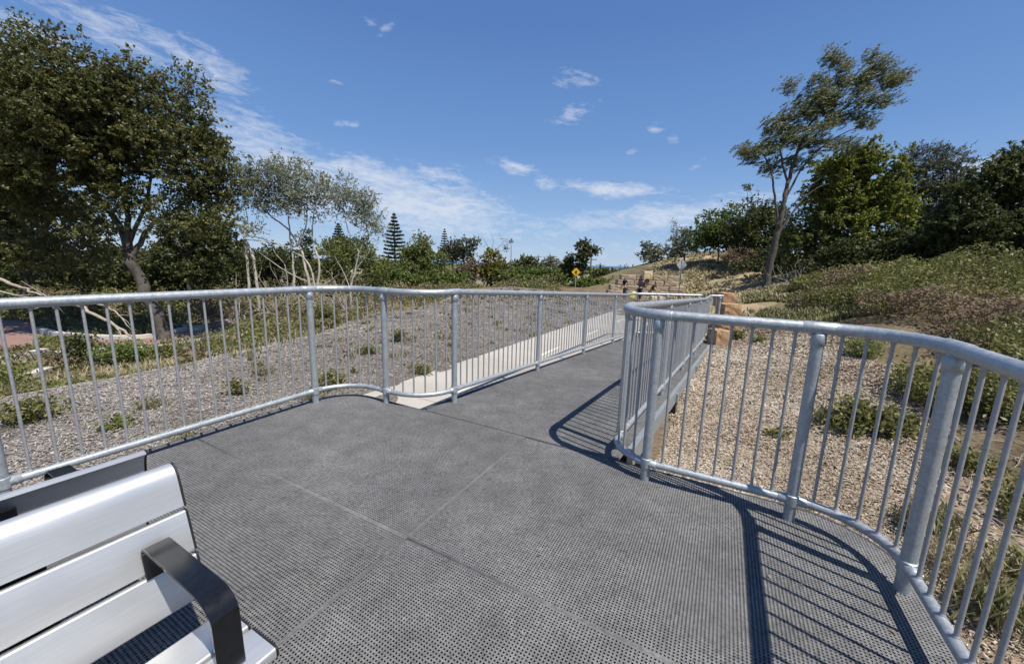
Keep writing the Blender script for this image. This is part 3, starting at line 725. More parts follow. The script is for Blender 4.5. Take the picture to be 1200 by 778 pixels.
# left big tree
tree('tree', 'big spreading tree with leaning grey trunk at far left, taller than all around it', 'tree', 13.5,
     [([(195,398,0),(180,360,0),(163,325,0),(150,295,0)], .20, .15), ([(150,295),(138,262,.3),(110,225,.8),(75,185,1),(40,150,1)], .13, .03),
      ([(150,295),(150,255,.2),(140,210,.4),(130,160,.5),(125,110,.4)], .11, .03), ([(155,300),(175,268,.3),(205,245,.6),(235,215,.8)], .10, .025),
      ([(148,290),(170,240,.4),(180,190,.6),(190,140,.5)], .08, .02), ([(140,270),(100,255,.3),(60,235,.3),(20,215,.2)], .07, .02), ([(110,225,.8),(90,160,.6),(80,100,.3),(78,55,0)], .06, .012), ([(40,150,1),(20,95,1),(5,50,1)], .04, .01)],
     [(60,125,62,52),(120,135,48,50),(165,140,42,46),(205,170,38,42),(232,205,34,32),(25,70,36,28),(8,110,40,40),(-40,110,60,70),(15,175,50,42),(80,185,60,40),(140,190,50,34),(90,95,30,32),(128,85,20,22),(80,60,16,16),(46,45,18,14),(10,38,22,14),(160,88,14,12),(194,100,14,12),(232,120,9,18),(240,155,18,22),(228,98,5,5),(250,180,16,16),
      (225,235,30,12),(60,235,40,18),(5,225,40,30),(165,232,28,10),(255,212,18,16),(180,120,24,20),(215,145,20,18),(50,285,50,20),(105,268,36,16),(205,262,34,16),(238,258,24,22),(135,235,30,16),(20,300,36,16),(255,240,14,14),(90,305,26,12),(118,250,22,14)],
     200000, .098, M['lf_fig'], M['barkdark'], dens=4.0, cs=.30, seed=11, aspect=.6)
tree('tree', 'dark shaded tree left of and behind the big spreading tree, with sky showing through', 'tree', 18,
     [([(28,352),(32,320),(38,290),(30,250)], .16, .08), ([(38,290),(70,265),(100,250)], .06, .02), ([(32,300),(5,260),(-20,220)], .07, .02)],
     [(5,225,45,35),(-20,270,40,45),(5,322,30,14),(70,248,40,18),(85,318,45,16),(20,260,22,22),(110,252,30,12),(60,300,18,10),(-10,190,50,40)], 36000, .16, M['lf_dark'], M['barkdark'], dens=3, cs=.36, seed=12, aspect=.6)
tree('tree', 'dark low branched tree behind the trunk of the big spreading tree', 'tree', 20,
     [([(222,350),(220,320),(210,290),(190,262)], .14, .06), ([(215,300),(245,280),(262,262)], .06, .02), ([(212,300),(180,300),(150,310)], .05, .02)],
     [(215,285,34,18),(245,268,24,16),(175,318,36,14),(235,318,32,12),(265,285,16,20),(195,330,30,10),(140,328,30,10),(120,300,16,12)], 24000, .15, M['lf_dark'], M['barkdark'], dens=2.8, cs=.36, seed=13, aspect=.6)
# pale limbed trees
Bk = M['barkpale']
tree('tree', 'thin pale twisting trunk with sparse grey green top just right of the big tree', 'tree', 17,
     [([(303,352),(299,320),(296,300),(287,280)], .07, .05), ([(292,352),(291,320),(288,290),(287,280)], .06, .045), ([(287,280),(278,262),(262,247),(250,232)], .04, .012), ([(287,280),(290,255),(285,235)], .03, .012), ([(287,281),(320,284),(345,292)], .025, .012), ([(278,262),(268,225),(275,205)], .025, .01)],
     [(290,212,22,20),(272,220,18,20),(302,232,20,12),(300,272,16,8),(262,240,12,12)], 6800, .10, M['lf_grey'], Bk, group='pale limbed trees', dens=4.2, cs=.27, seed=21, twig=.016)
tree('tree', 'pale multi stemmed tree with fanning bare limbs and a light grey green crown', 'tree', 18,
     [([(365,345),(358,315),(350,287),(335,267),(310,247),(298,232)], .08, .02), ([(371,345),(362,310),(343,295),(308,280),(285,276)], .05, .012), ([(371,345),(374,310),(366,280),(368,250),(372,228)], .06, .015), ([(345,345),(344,315),(342,290),(338,255),(340,225)], .07, .015), ([(338,345),(334,312),(322,296),(318,280)], .03, .008), ([(360,330),(335,318),(312,302),(300,292)], .03, .008), ([(350,287),(360,255),(350,225),(352,205)], .035, .01)],
     [(318,208,20,22),(340,205,22,22),(362,212,18,22),(380,222,16,18),(322,232,22,14),(352,232,22,12),(330,195,14,10),(312,246,14,8),(340,240,26,16),(375,242,14,12),(325,222,28,18),(365,232,18,14)], 13500, .10, M['lf_grey'], Bk, group='pale limbed trees', dens=4.2, cs=.28, seed=22, twig=.016)
tree('tree', 'leaning pale tree with open crown at the right end of the pale tree row', 'tree', 20,
     [([(411,342),(416,318),(421,296),(432,275),(450,272)], .07, .015), ([(421,296),(408,270),(402,240)], .04, .012), ([(416,318),(432,296),(446,282)], .03, .01), ([(411,340),(402,318),(392,300)], .03, .01), ([(432,275),(425,250),(418,225)], .03, .01), ([(421,300),(440,305),(452,300)],.02,.008)],
     [(402,222,16,18),(420,232,16,18),(432,252,16,16),(440,268,12,10),(412,250,14,10),(396,238,10,14),(415,240,20,16),(428,262,16,12),(392,226,12,12)], 8600, .10, M['lf_grey'], Bk, group='pale limbed trees', dens=4.2, cs=.29, seed=23, twig=.016)
# right side
tree('tree', 'tall windswept tree with slim leaning trunk and wispy crown streaming to the right', 'tree', 20,
     [([(897,339),(905,300),(912,268),(918,240),(923,215),(935,178),(955,140),(985,108)], .19, .03), ([(912,268),(908,230),(903,200),(893,180),(878,178)], .07, .012), ([(918,240),(935,205),(955,180),(985,158),(1012,148)], .06, .012), ([(923,215),(915,180),(918,150),(930,125)], .06, .012), ([(935,178),(965,150),(1000,120),(1035,105)], .05, .012), ([(955,140),(968,105),(974,75)], .035, .008), ([(985,108),(1005,85),(1020,70)], .03, .008),
      ([(911,275),(935,240),(955,222),(972,215)], .04, .012), ([(912,262),(940,228),(965,205)], .035, .01), ([(908,285),(925,255),(945,235)], .03, .01)],
     [(884,182,15,11),(874,178,8,7),(902,172,16,13),(912,152,16,14),(922,138,15,12),(938,128,17,13),(955,118,18,13),(972,108,18,13),(990,102,18,14),(1008,98,18,12),(1028,100,14,9),(1044,98,9,7),(1052,92,5,5),(1020,120,16,7),(1036,122,8,5),(1022,80,9,8),(1016,70,6,5),(1034,80,5,5),(976,72,8,6),(970,66,4,4),(984,84,6,5),(985,130,22,12),(960,145,20,12),(1002,140,16,8),(935,160,20,14),(960,172,22,10),(985,170,14,8),(905,198,18,8),(930,190,14,10),(922,103,3,3),(950,98,7,5),(1010,150,8,4)],
     95000, .12, M['lf_euc'], M['barkdark'], dens=4.8, cs=.28, aspect=.2, bias=(.8, .1, .42), bamt=.62, seed=31, twig=.011, upn=.2)
tree('tree', 'dense bright green tree right of the windswept trunk', 'tree', 22,
     [([(1002,330),(1002,300),(1000,270),(1000,240),(1005,200)], .2, .05), ([(1002,290),(1020,260),(1035,240)], .07, .02), ([(1000,270),(980,245),(965,225)], .07, .02)],
     [(1005,192,26,18),(985,205,28,24),(1025,205,26,26),(1030,238,30,26),(1000,235,40,34),(1040,262,20,22),(965,235,22,26),(985,270,36,26),(1028,288,18,14),(1016,180,16,10),(1048,236,12,14)], 80000, .13, M['lf_bright'], M['barkdark'], dens=3.4, cs=.33, seed=32, aspect=.6)
tree('tree', 'brownish olive scrubby tree left of the dense bright green tree', 'tree', 23,
     [([(950,332),(952,305),(950,280)], .14, .06), ([(952,305),(970,280),(975,262)], .05, .02)],
     [(950,268,26,24),(935,290,26,22),(965,292,26,20),(942,312,28,14),(975,312,28,14),(925,270,16,18),(955,240,16,14),(1000,312,24,12)], 20000, .15, M['lf_olive'], M['barkdark'], dens=3, cs=.34, seed=33)
tree('tree', 'grey green feathery casuarina rising between the bright green and the dark tree', 'tree', 24,
     [([(1078,335),(1080,290),(1082,250),(1085,200)], .2, .05), ([(1082,250),(1100,215),(1115,188)], .08, .02), ([(1080,290),(1065,250),(1068,215)], .06, .02)],
     [(1078,190,20,16),(1068,205,18,20),(1090,215,26,22),(1118,182,13,7),(1106,192,14,10),(1072,245,28,28),(1105,245,28,26),(1085,285,34,26),(1130,240,26,22),(1070,178,8,6),(1095,190,16,12),(1125,210,24,18),(1060,215,16,22),(1056,270,20,24),(1120,270,26,26)], 95000, .15, M['lf_casu'], M['barkdark'], dens=3.2, cs=.3, aspect=.25, bias=(.5, 0, .2), bamt=.4, seed=34)
tree('tree', 'very dark broad tree filling the right edge above the scrub bank', 'tree', 16,
     [([(1190,365),(1190,330),(1185,290),(1180,240)], .22, .06), ([(1185,300),(1150,270),(1130,250)], .08, .02), ([(1185,290),(1215,250),(1230,220)], .08, .02)],
     [(1178,205,32,18),(1150,218,26,18),(1110,270,22,26),(1205,196,26,16),(1158,235,30,22),(1200,240,42,34),(1140,268,34,26),(1245,230,40,45),(1180,285,50,34),(1125,300,30,22),(1155,318,42,22),(1215,318,50,30),(1250,290,40,50),(1192,188,10,8),(1108,315,18,14)], 130000, .12, M['lf_dark'], M['barkdark'], dens=3.6, cs=.31, seed=35, aspect=.6)
tree('tree', 'grey green wispy treetop behind the dark tree at the right edge', 'tree', 26,
     [([(1200,340),(1200,260),(1195,200)], .2, .05)], [(1190,188,20,9),(1175,184,12,5),(1215,186,22,10),(1200,210,30,20)], 7000, .16, M['lf_casu'], M['barkdark'], dens=3, cs=.28, aspect=.25, bias=(.5, 0, .2), bamt=.4, seed=36)
def bush(name, label, cat, depth, blobs, nleaf, lsize, mat, seed, stempx, group=None, dens=3, cs=.3, aspect=.5, **kw):
    return tree(name, label, cat, depth, [([(stempx[0], stempx[1]), (stempx[0], stempx[1]-4), (stempx[0]+2, stempx[1]-10)], .06*depth/20, .025)], blobs, nleaf, lsize, mat, M['barkdark'], group, dens, cs, aspect, seed=seed, trunkname='stem', **kw)
bush('bushy_tree', 'dark bushy tree on the hill crest left of the windswept trunk', 'tree', 32, [(882,258,22,18),(900,270,22,24),(870,275,24,16),(888,288,26,14),(910,290,16,14),(878,242,12,8),(905,250,14,14)], 18000, .2, M['lf_dark'], 41, (885,305), dens=2.6, cs=.4)
bush('bushy_tree', 'rounded mid green bushy tree at the left shoulder of the hill crest', 'tree', 34, [(842,262,18,14),(828,272,16,14),(852,275,20,16),(838,285,22,10),(855,250,10,8),(815,285,12,8),(862,290,18,8)], 15000, .2, M['lf_mid'], 42, (842,300), dens=2.6, cs=.4)
bush('shrub', 'pale silvery shrub at the far left end of the hill crest', 'shrub', 36, [(800,287,14,10),(790,294,11,8),(812,290,10,8),(806,276,8,8)], 6500, .17, M['lf_grey'], 43, (802,302), dens=2.6, cs=.35)
bush('shrub', 'grey dry shrub in front of the dark bushes on the sandy slope', 'shrub', 30, [(850,300,18,5),(868,300,20,8),(885,302,16,8)], 5000, .16, M['lf_dry'], 44, (866,310), dens=3, cs=.25)
bush('shrub', 'dark undergrowth shrub right of the dry shrub at foot of the windswept trunk', 'shrub', 27, [(905,306,18,12),(880,312,18,6),(925,318,20,10)], 8000, .17, M['lf_dark'], 45, (900,322), dens=3, cs=.3)
bush('shrub', 'deep green undergrowth shrub beneath the dense bright green tree', 'shrub', 19, [(985,306,30,16),(1012,305,30,18),(955,320,18,9),(1040,308,28,20),(1062,316,24,16),(1030,292,18,14),(990,290,20,12)], 26000, .14, M['lf_dark'], 46, (1000,328), dens=3, cs=.27)
bush('shrub', 'shaded undergrowth shrub below the casuarina', 'shrub', 18, [(1085,318,28,16),(1062,300,24,20),(1110,318,24,18),(1095,292,26,22)], 22000, .14, M['lf_dark'], 47, (1085,332), dens=3, cs=.27)
# small saplings on the crest
tree('small_tree', 'tiny thin sapling standing alone against the sky above the hill crest', 'tree', 34, [([(876,250),(876,240),(876,226)], .03, .015)], [(876,221,4,3)], 260, .16, M['lf_dark'], M['barkdark'], dens=4, cs=.16, seed=48, ground=False)
tree('small_tree', 'wispy pale sapling against the clouds left of the hill bushes', 'tree', 37, [([(789,290),(789,275),(790,262)], .03, .012)], [(790,263,3,5),(791,270,3,4)], 200, .15, M['lf_grey'], M['bark'], dens=4, cs=.2, seed=49, ground=False)
tree('tree', 'small round leafy tree at the left foot of the sandy hill', 'tree', 44, [([(762,320),(762,308),(762,295)], .12, .04)], [(762,292,9,7),(757,299,7,7),(769,298,8,8),(763,304,9,5)], 3600, .26, M['lf_grey'], M['barkdark'], dens=2.4, cs=.35, seed=50)
# --- dead shrub by windswept trunk
def deadbush(label, px, py, depth, h, n, seed, spread=.8, name='dead_shrub', zoff=0):
    rng = np.random.default_rng(seed); P = atd(px, py, depth); P[2] = ztf(P[0], P[1])+zoff
    T = empty(name, tuple(P)); tag(T, label, 'shrub', None); mb = MB()
    for i in range(n):
        a = rng.uniform(0, 2*PI); e = rng.uniform(.3, 1.3); L = h*rng.uniform(.5, 1.1); d = np.array([math.cos(a)*math.cos(e)*spread, math.sin(a)*math.cos(e)*spread, math.sin(e)])
        S = [np.zeros(3)]; 
        for k in range(5):
            d = d+rng.normal(size=3)*.28; d[2] -= .03*k; d = d/np.linalg.norm(d); S.append(S[-1]+d*L/5)
        mb.tube(S, [.010*(1+.35*h)*(1-.16*k) for k in range(6)], 5)
        for q in range(3):
            k = rng.integers(1, 5); d2 = d+rng.normal(size=3)*.8; d2 /= np.linalg.norm(d2); s2 = [S[k], S[k]+d2*L*.2, S[k]+d2*L*.38+rng.normal(size=3)*.05*L]
            mb.tube(s2, [.006+.002*h, .006, .004], 4)
    mb.build('stems', M['dead'], T, True); return T
deadbush('bare grey dead bush with tangled twigs right of the windswept trunk', 934, 333, 18.5, 1.9, 16, 3)
deadbush('pale dry brush with fine twigs in front of the leaning pale tree', 408, 336, 18.5, 3.0, 30, 4)
deadbush('pale dry brush between the pale stems left of centre', 330, 338, 17, 2.6, 26, 5)
deadbush('low pale dry brush at the foot of the leftmost pale trunk', 275, 342, 16.5, 2.1, 20, 6)
deadbush('tangled dry brush right of the multi stemmed pale tree', 378, 338, 18, 2.5, 24, 7)
# ------------------------------------------------------------------ far centre vegetation
def norfolk(label, px, ytop, ybot, depth, wpx, seed):
    rng = np.random.default_rng(seed); top = atd(px, ytop, depth); bot = atd(px, ybot, depth); gz = ztf(bot[0], bot[1]); T = empty('norfolk_pine', (bot[0], bot[1], gz)); tag(T, label, 'tree', 'norfolk pines'); o = np.array(T.location)
    h = top[2]-gz; W = wpx/F*depth; mb = MB(); mb.tube([(0, 0, -.3), (0, 0, h*.5), (0, 0, h)], [.02*h, .012*h, .002*h], 8)
    cents = []; zb = bot[2]-gz-1
    nt_ = 15
    for i in range(nt_):
        f = i/(nt_-1); z = zb+(h-zb)*(f**.92)*.97; L = W*(1-f)**.85*rng.uniform(.85, 1.1)+.12
        nb = 7
        for j in range(nb):
            a = 2*PI*j/nb+i*.7+rng.uniform(-.2, .2); d = np.array([math.cos(a), math.sin(a), 0])
            S = [np.array([0, 0, z]), np.array([0, 0, z-.02*L])+d*L*.5, np.array([0, 0, z+.12*L])+d*L]; mb.tube(S, [.05, .035, .012], 4, False)
            n = int(130*(L/W)+30); t = rng.uniform(.15, 1, n)[:, None]; c = S[0]*(1-t)**2+2*S[1]*t*(1-t)+S[2]*t*t
            cents.append(c+rng.normal(size=(n, 3))*np.array([.10, .10, .09])*(.35+.5*t)*(W/3)+np.array([0, 0, .06*W/3]))
    mb.build('trunk', M['barkdark'], T, True); c = np.concatenate(cents); V, Q = leaves(c, .46*W/3, .34, None, 0, .4, rng); meshnp('crown', V, Q, M['lf_pine'], T, rng.random(len(c)))
norfolk('tall norfolk pine with open tiers of branches against the cloud left of centre', 463, 250, 305, 62, 17, 1)
norfolk('smaller distant norfolk pine to the right of the tall one', 521, 268, 305, 85, 9, 2)
norfolk('norfolk pine half hidden behind the pale leaning tree', 398, 262, 300, 60, 14, 3)
bush('shrub', 'dark clipped looking conifer between the stems of the pale multi stemmed tree', 'shrub', 34, [(359,280,7,10),(358,295,9,14),(359,312,10,12)], 3500, .18, M['lf_dark'], 61, (359,330), dens=4, cs=.25)
bgs = [
 ('dark thicket behind the red car park at the far left', 30, [(-20,322,50,24),(40,325,40,20),(90,328,36,16),(10,300,30,14)], 22000, 'lf_dark', (20,350)),
 ('dark thicket behind the foot of the big spreading tree', 31, [(130,322,36,20),(180,320,36,20),(220,322,30,18),(150,304,30,14),(195,300,28,14),(110,300,26,14)], 34000, 'lf_dark', (160,350)),
 ('brownish dark bush between the big tree and the pale trunks', 29, [(250,316,26,20),(278,312,24,18),(262,302,18,12),(235,304,18,16),(305,312,20,14)], 20000, 'lf_dark', (262,348)),
 ('dark hedge like tree behind the pale trunks', 28, [(292,308,30,14),(330,302,30,14),(318,298,22,9),(300,330,34,12),(262,318,24,14),(345,322,26,16)], 17000, 'lf_dark', (300,345)),
 ('olive bushy tree behind the leaning pale tree', 30, [(392,305,26,16),(420,302,22,18),(375,318,24,16),(410,325,28,14),(440,318,20,16),(400,290,16,10)], 13000, 'lf_olive', (405,342)),
 ('dark treetop just below the half hidden norfolk pine', 45, [(398,290,16,10),(385,288,10,6),(412,286,12,8),(425,292,14,10)], 5000, 'lf_dark', (400,310)),
 ('rounded olive green bushy tree right of the tall norfolk pine', 42, [(490,290,14,12),(478,305,16,14),(502,305,18,14),(490,318,24,12),(470,318,12,10),(494,281,8,6)], 12000, 'lf_olive', (490,332)),
 ('yellowish green low bush below the tall norfolk pine', 36, [(455,318,16,10),(440,325,16,8),(470,326,14,8)], 6500, 'lf_mid', (455,336)),
 ('feathery grey casuarina with leaning crown right of the small norfolk pine', 50, [(545,288,12,7),(533,292,9,7),(553,283,7,4),(540,300,14,8),(524,298,10,9)], 5000, 'lf_casu', (535,322)),
 ('brown dry bush left of the yellow vine covered stump', 41, [(556,318,10,10),(545,322,12,10),(530,326,14,8)], 5000, 'lf_dry', (550,334)),
 ('bright yellow green vine covered tree stump in the middle distance', 40, [(575,302,7,9),(578,316,8,12),(570,322,8,10),(583,310,5,8)], 5000, 'lf_vine', (576,334)),
 ('dark flat topped bush right of the lamp post', 60, [(617,308,12,5),(608,312,8,5),(627,312,8,5),(618,315,13,5)], 4200, 'lf_dark', (617,325)),
 ('grey green bush in the far middle left of the dark pair', 55, [(646,308,7,7),(653,312,7,8),(640,316,8,6),(650,320,10,6)], 3800, 'lf_grey', (647,330)),
 ('low dark bush leaning against the tall dark far tree', 52, [(665,307,6,8),(668,316,8,10),(660,320,6,7)], 3800, 'lf_dark', (666,332)),
 ('low green scrub bush behind the mulch crest left of centre', 34, [(510,328,20,7),(535,330,18,6),(487,331,16,6)], 8000, 'lf_mid', (510,338)),
 ('grey green scrub bush right of the vine stump', 38, [(592,322,10,9),(603,326,12,8)], 4500, 'lf_olive', (598,336)),
 ('lush light green scrub behind the mulch crest in the centre', 37, [(620,324,14,8),(640,326,14,7),(660,329,12,6),(632,331,24,5)], 9000, 'lf_mid', (635,337)),
 ('low green bush below the yellow diamond sign', 36, [(684,333,10,4),(697,334,10,4),(708,335,6,3)], 4200, 'lf_mid', (690,339)),
 ('dark green bush just left of the stepped stone wall', 48, [(697,325,7,6),(706,322,6,6),(701,331,9,5)], 3200, 'lf_dark', (700,337)),
 ('far round bush on the field left of the sandy hill', 70, [(737,317,6,3),(730,321,10,3),(747,320,8,3),(718,322,10,3)], 3000, 'lf_dark', (737,326)),
]
for i, (lb, d, bl, nl, mt_, st) in enumerate(bgs):
    bush('bush' if 'tree' not in lb.split(' behind')[0].split(' right')[0] else 'bushy_tree', lb, 'bush' if 'bush' in lb else 'tree', d, bl, nl, .0052*d+.03, M[mt_], 70+i, st, dens=2.6, cs=.013*d-.05 if d < 40 else .3+.003*d)
tree('tree', 'tall dark narrow tree with bent top behind the yellow diamond sign', 'tree', 50, [([(682,335),(683,318),(684,300),(690,290)], .2, .06), ([(684,300),(692,294),(697,292)], .06, .02)],
     [(682,291,6,6),(690,290,6,5),(684,300,8,8),(681,310,7,8),(696,294,4,2.5),(687,286,6,4)], 5200, .3, M['lf_dark'], M['barkdark'], dens=2.6, cs=.36, seed=90)
tree('tree', 'leafless tree with fine bare branches above the vine covered stump', 'tree', 44, [([(575,318),(574,300),(570,285),(562,276)], .07, .01), ([(574,300),(578,284),(576,274)], .04, .01), ([(576,298),(590,284),(597,276)], .04, .01), ([(590,284),(586,276),(584,272)], .02, .008), ([(570,285),(566,290),(560,284)], .02, .008), ([(576,300),(592,292),(599,290)], .025, .008)],
     [(592,291,3,3),(598,283,1.5,2)], 140, .2, M['lf_dark'], M['bark'], dens=3, cs=.2, seed=91)
# far wood at the coast
rng = np.random.default_rng(5); n = 26000
xx = rng.uniform(-500, 600, n); yy = rng.uniform(180, 620, n); keep = (vnoise(xx, yy, .012, 20) > .42) & (np.abs(xx) < yy*1.6); xx, yy = xx[keep], yy[keep]; zz = zt(xx, yy)
cl = np.stack([xx, yy, zz+rng.uniform(.3, 2.6, len(xx))], 1); V, Q = leaves(cl, 4.2, .8, None, 0, .5, rng)
tag(meshnp('far_wood', V, Q, M['lf_olive'], None, rng.random(len(xx))), 'low dark coastal wood on the flat land at the horizon', 'wood', kind='stuff')
# ------------------------------------------------------------------ mulch chips
def chips(name, poly, nn, mat, sz, seed, near, excl, label):
    rng = np.random.default_rng(seed); P = np.array(poly); lo, hi = P.min(0), P.max(0)
    X = []; Y = []; tot = 0
    while tot < nn:
        x = rng.uniform(lo[0], hi[0], 300000); y = rng.uniform(max(lo[1], -1.2), hi[1], 300000)
        d = np.hypot(x, y); k = rng.random(300000) < np.minimum(1, (near/np.maximum(d, .5))**1.5)
        x, y = x[k], y[k]; wx, wy = wob(x, y, .3); k = inpoly(wx, wy, poly) & ~excl(x, y) & (rng.random(len(x)) < .35+.9*sst(.25, .5, vnoise(x, y, 1.1, 33)*.6+vnoise(x, y, 3.7, 34)*.4)); x, y = x[k], y[k]; X.append(x); Y.append(y); tot += len(x)
    x = np.concatenate(X)[:nn]; y = np.concatenate(Y)[:nn]; d = np.hypot(x, y)
    z = zt(x, y)+rng.uniform(0, .022, nn); s = sz*(np.maximum(1, d/near))**.62
    c = np.stack([x, y, z], 1); a = rng.uniform(0, 2*PI, nn); t = rng.normal(0, .28, nn)
    ax = np.stack([np.cos(a)*np.cos(t), np.sin(a)*np.cos(t), np.sin(t)], 1); nrm = rng.normal(0, .4, (nn, 3)); nrm[:, 2] = 1; b = unit(np.cross(unit(nrm), ax))
    s = s*rng.uniform(.5, 1.6, nn); L = ax*s[:, None]*.5; W = b*(s*rng.uniform(.16, .42, nn))[:, None]*.5
    V = np.stack([c-L-W, c-L*.9+W, c+L+W*.7, c+L*.92-W], 1).reshape(-1, 3); Q = np.arange(4*nn).reshape(nn, 4)
    rnd = np.clip(rng.beta(2.2, 2, nn)+(vnoise(x, y, .9, 31)-.5)*.35, 0, 1)
    tag(meshnp(name, V, Q, mat, None, rnd), label, 'mulch', kind='stuff')
def ex_deck(x, y):
    s = x*AU[0]+y*AU[1]; t = x*AV[0]+y*AV[1]
    inside = (s < SE-.05) & (t > TE0+.05) & (t < TE1-.05)
    dx, dy = x-R0[0], y-R0[1]; k = dx*BU[0]+dy*BU[1]; w = dx*BV[0]+dy*BV[1]
    px_ = (x-e0[0])*pn[0]+(y-e0[1])*pn[1]
    path = (px_ > -.02) & (px_ < PW+2.2) & (w < -.2) & (k > -2)
    return inside | ((k > -.3) & (w < .02) & (w > -3.6) & (k < 9)) & (w > -2.2) | path
chips('mulch', MULCH_R, 240000, M['chipR'], .022, 1, 3.2, ex_deck, 'tan woodchip mulch right of the ramp')
chips('mulch', [(1.1,-1),(1.2,.8),(2.0,1.5),(2.5,2.1),(3.0,2.6),(3.6,3.0),(5.4,3.2),(4.6,1.5),(4.2,-1)], 30000, M['chipR'], .022, 5, 2.6, ex_deck, 'scattered bark bits on the sandy soil beside the right railing')
chips('mulch', MULCH_L, 330000, M['chipL'], .020, 2, 4.5, ex_deck, 'grey weathered woodchip mulch left of the deck and path')
# ------------------------------------------------------------------ ground cover on the right bank, grass
def scatter_cover():
    rng = np.random.default_rng(77); n = 900000
    x = rng.uniform(3.4, 24, n); y = rng.uniform(-1, 24, n); d = np.hypot(x, y)
    k = rng.random(n) < np.minimum(1, (7.5/d)**1.0); x, y, d = x[k], y[k], d[k]
    wx, wy = wob(x, y, .55)
    reg = inpoly(wx, wy, [(4.1,-1),(4.9,2.4),(5.9,4.2),(7.0,6.4),(8.8,8.8),(9.4,11.5),(9.6,13.2),(12,16.5),(14.6,20),(18,23.5),(23.5,23.5),(23.5,-1)])
    lump = vnoise(x, y, .55, 40)*.6+vnoise(x, y, 1.5, 41)*.4
    hc = (.10+1.25*np.clip(lump-.25, 0, 1))*sst(0, 2.2, (x-4.3)-.42*np.maximum(y-2, 0)*.9+.4)+.05
    hc *= 1+.5*sst(9, 13, x)*(y < 16)
    dens = (.25+.75*sst(.30, .5, lump))
    k = reg & (rng.random(len(x)) < dens); x, y, d, hc, lump = x[k], y[k], d[k], hc[k], lump[k]
    z = zt(x, y)+hc*(rng.random(len(x))**.45)
    c = np.stack([x, y, z], 1); sz = .036+.0034*d; V, Q = leaves(c, sz, .5, None, 0, 1.3, rng)
    rnd = np.clip(.25+.5*rng.random(len(x))+.5*(vnoise(x, y, .4, 42)-.5)+.25*(lump-.5), 0, 1)
    return V, Q, rnd, c
V, Q, rnd, cc = scatter_cover()
qd = atd(1062, 345, 9.0); qd2 = atd(985, 335, 14)
dry = (vnoise(cc[:, 0], cc[:, 1], .5, 43)*.5+vnoise(cc[:, 0], cc[:, 1], 1.7, 44)*.5)+.42*np.exp(-((cc[:, 0]-qd[0])**2+(cc[:, 1]-qd[1])**2)/2.2)+.2*np.exp(-((cc[:, 0]-qd2[0])**2+(cc[:, 1]-qd2[1])**2)/2)+.3*(RNG.random(len(cc))-.5) > .77
sel = lambda k: (V.reshape(-1, 4, 3)[k].reshape(-1, 3), np.arange(4*int(k.sum())).reshape(-1, 4))
v_, q_ = sel(~dry); tag(meshnp('ground_cover', v_, q_, M['lf_cover'], None, rnd[~dry]), 'green creeping scrub over the bank below the right hand trees', 'scrub', kind='stuff')
v_, q_ = sel(dry); tag(meshnp('ground_cover', v_, q_, M['lf_dry'], None, rnd[dry]), 'brown dry patches in the creeping scrub on the right bank', 'scrub', kind='stuff')
def grass(name, x, y, hmax, mat, seed, label, wid=.012, lean=.5):
    rng = np.random.default_rng(seed); n = len(x); z = zt(x, y); d = np.hypot(x, y); w = wid*(np.maximum(1, d/5)**.8); h = hmax*rng.uniform(.35, 1.1, n)
    a = rng.uniform(0, 2*PI, n); l = rng.uniform(.1, lean, n)*h; dirx, diry = np.cos(a), np.sin(a)
    b = np.stack([x, y, z-.01], 1); tip = b+np.stack([dirx*l, diry*l, h], 1); mid = b+np.stack([dirx*l*.35, diry*l*.35, h*.6], 1)
    s = np.stack([-diry, dirx, 0*x], 1)*w[:, None]*.5
    V = np.stack([b-s, b+s, mid+s*.8, mid-s*.8, mid-s*.8, mid+s*.8, tip+s*.15, tip-s*.15], 1).reshape(-1, 3); Q = np.arange(8*n).reshape(2*n, 4)
    return tag(meshnp(name, V, Q, mat, None, np.repeat(rng.random(n), 2)), label, 'grass', kind='stuff')
def patch_pts(n, cx, cy, r, rng): 
    a = rng.uniform(0, 2*PI, n); q = np.sqrt(rng.random(n))*r; return cx+np.cos(a)*q, cy+np.sin(a)*q
rng = np.random.default_rng(8)
# grass tufts clinging by the right railing
X = []; Y = []
for i in range(110):
    t = rng.uniform(1.2, 3.2); s_ = rng.uniform(-.5, 2.6); p = A(s_, t)
    if vnoise([p[0]], [p[1]], 1.2, 50)[0] < .36: continue
    a, b_ = patch_pts(rng.integers(60, 200), p[0], p[1], rng.uniform(.06, .3), rng); X.append(a); Y.append(b_)
grass('grass', np.concatenate(X), np.concatenate(Y), .16, M['lf_grass'], 1, 'green grass along the foot of the right railing', .008, .9)
# grass on the sandy hill and flats
n = 60000; x = rng.uniform(6, 26, n); y = rng.uniform(11, 48, n); wx, wy = wob(x, y, .5)
k = inpoly(wx, wy, SAND) & (vnoise(x, y, .5, 51)*.6+vnoise(x, y, 1.9, 52)*.4 > .47); grass('grass', x[k], y[k], .24, M['lf_straw'], 2, 'dry straw coloured grass on the sandy hill', .03, 1.2)
n = 60000; x = rng.uniform(7, 17, n); y = rng.uniform(10.5, 22, n); k = (vnoise(x, y, .7, 53) > .45) & (x > .45*y+2.4) & (x < .72*y+3) ; grass('grass', x[k], y[k], .2, M['lf_grass'], 3, 'light green grass around the sandstone blocks and tree foot', .022, 1.0)
n = 160000; x = rng.uniform(-30, -4.5, n); y = rng.uniform(1.5, 34, n); wx, wy = wob(x, y, .5); k = ~inpoly(wx, wy, MULCH_L) & (vnoise(x, y, .5, 54)*.6+vnoise(x, y, 1.6, 55)*.4 > .50) & (y > .62*(-x)-2)
xg, yg = x[k], y[k]
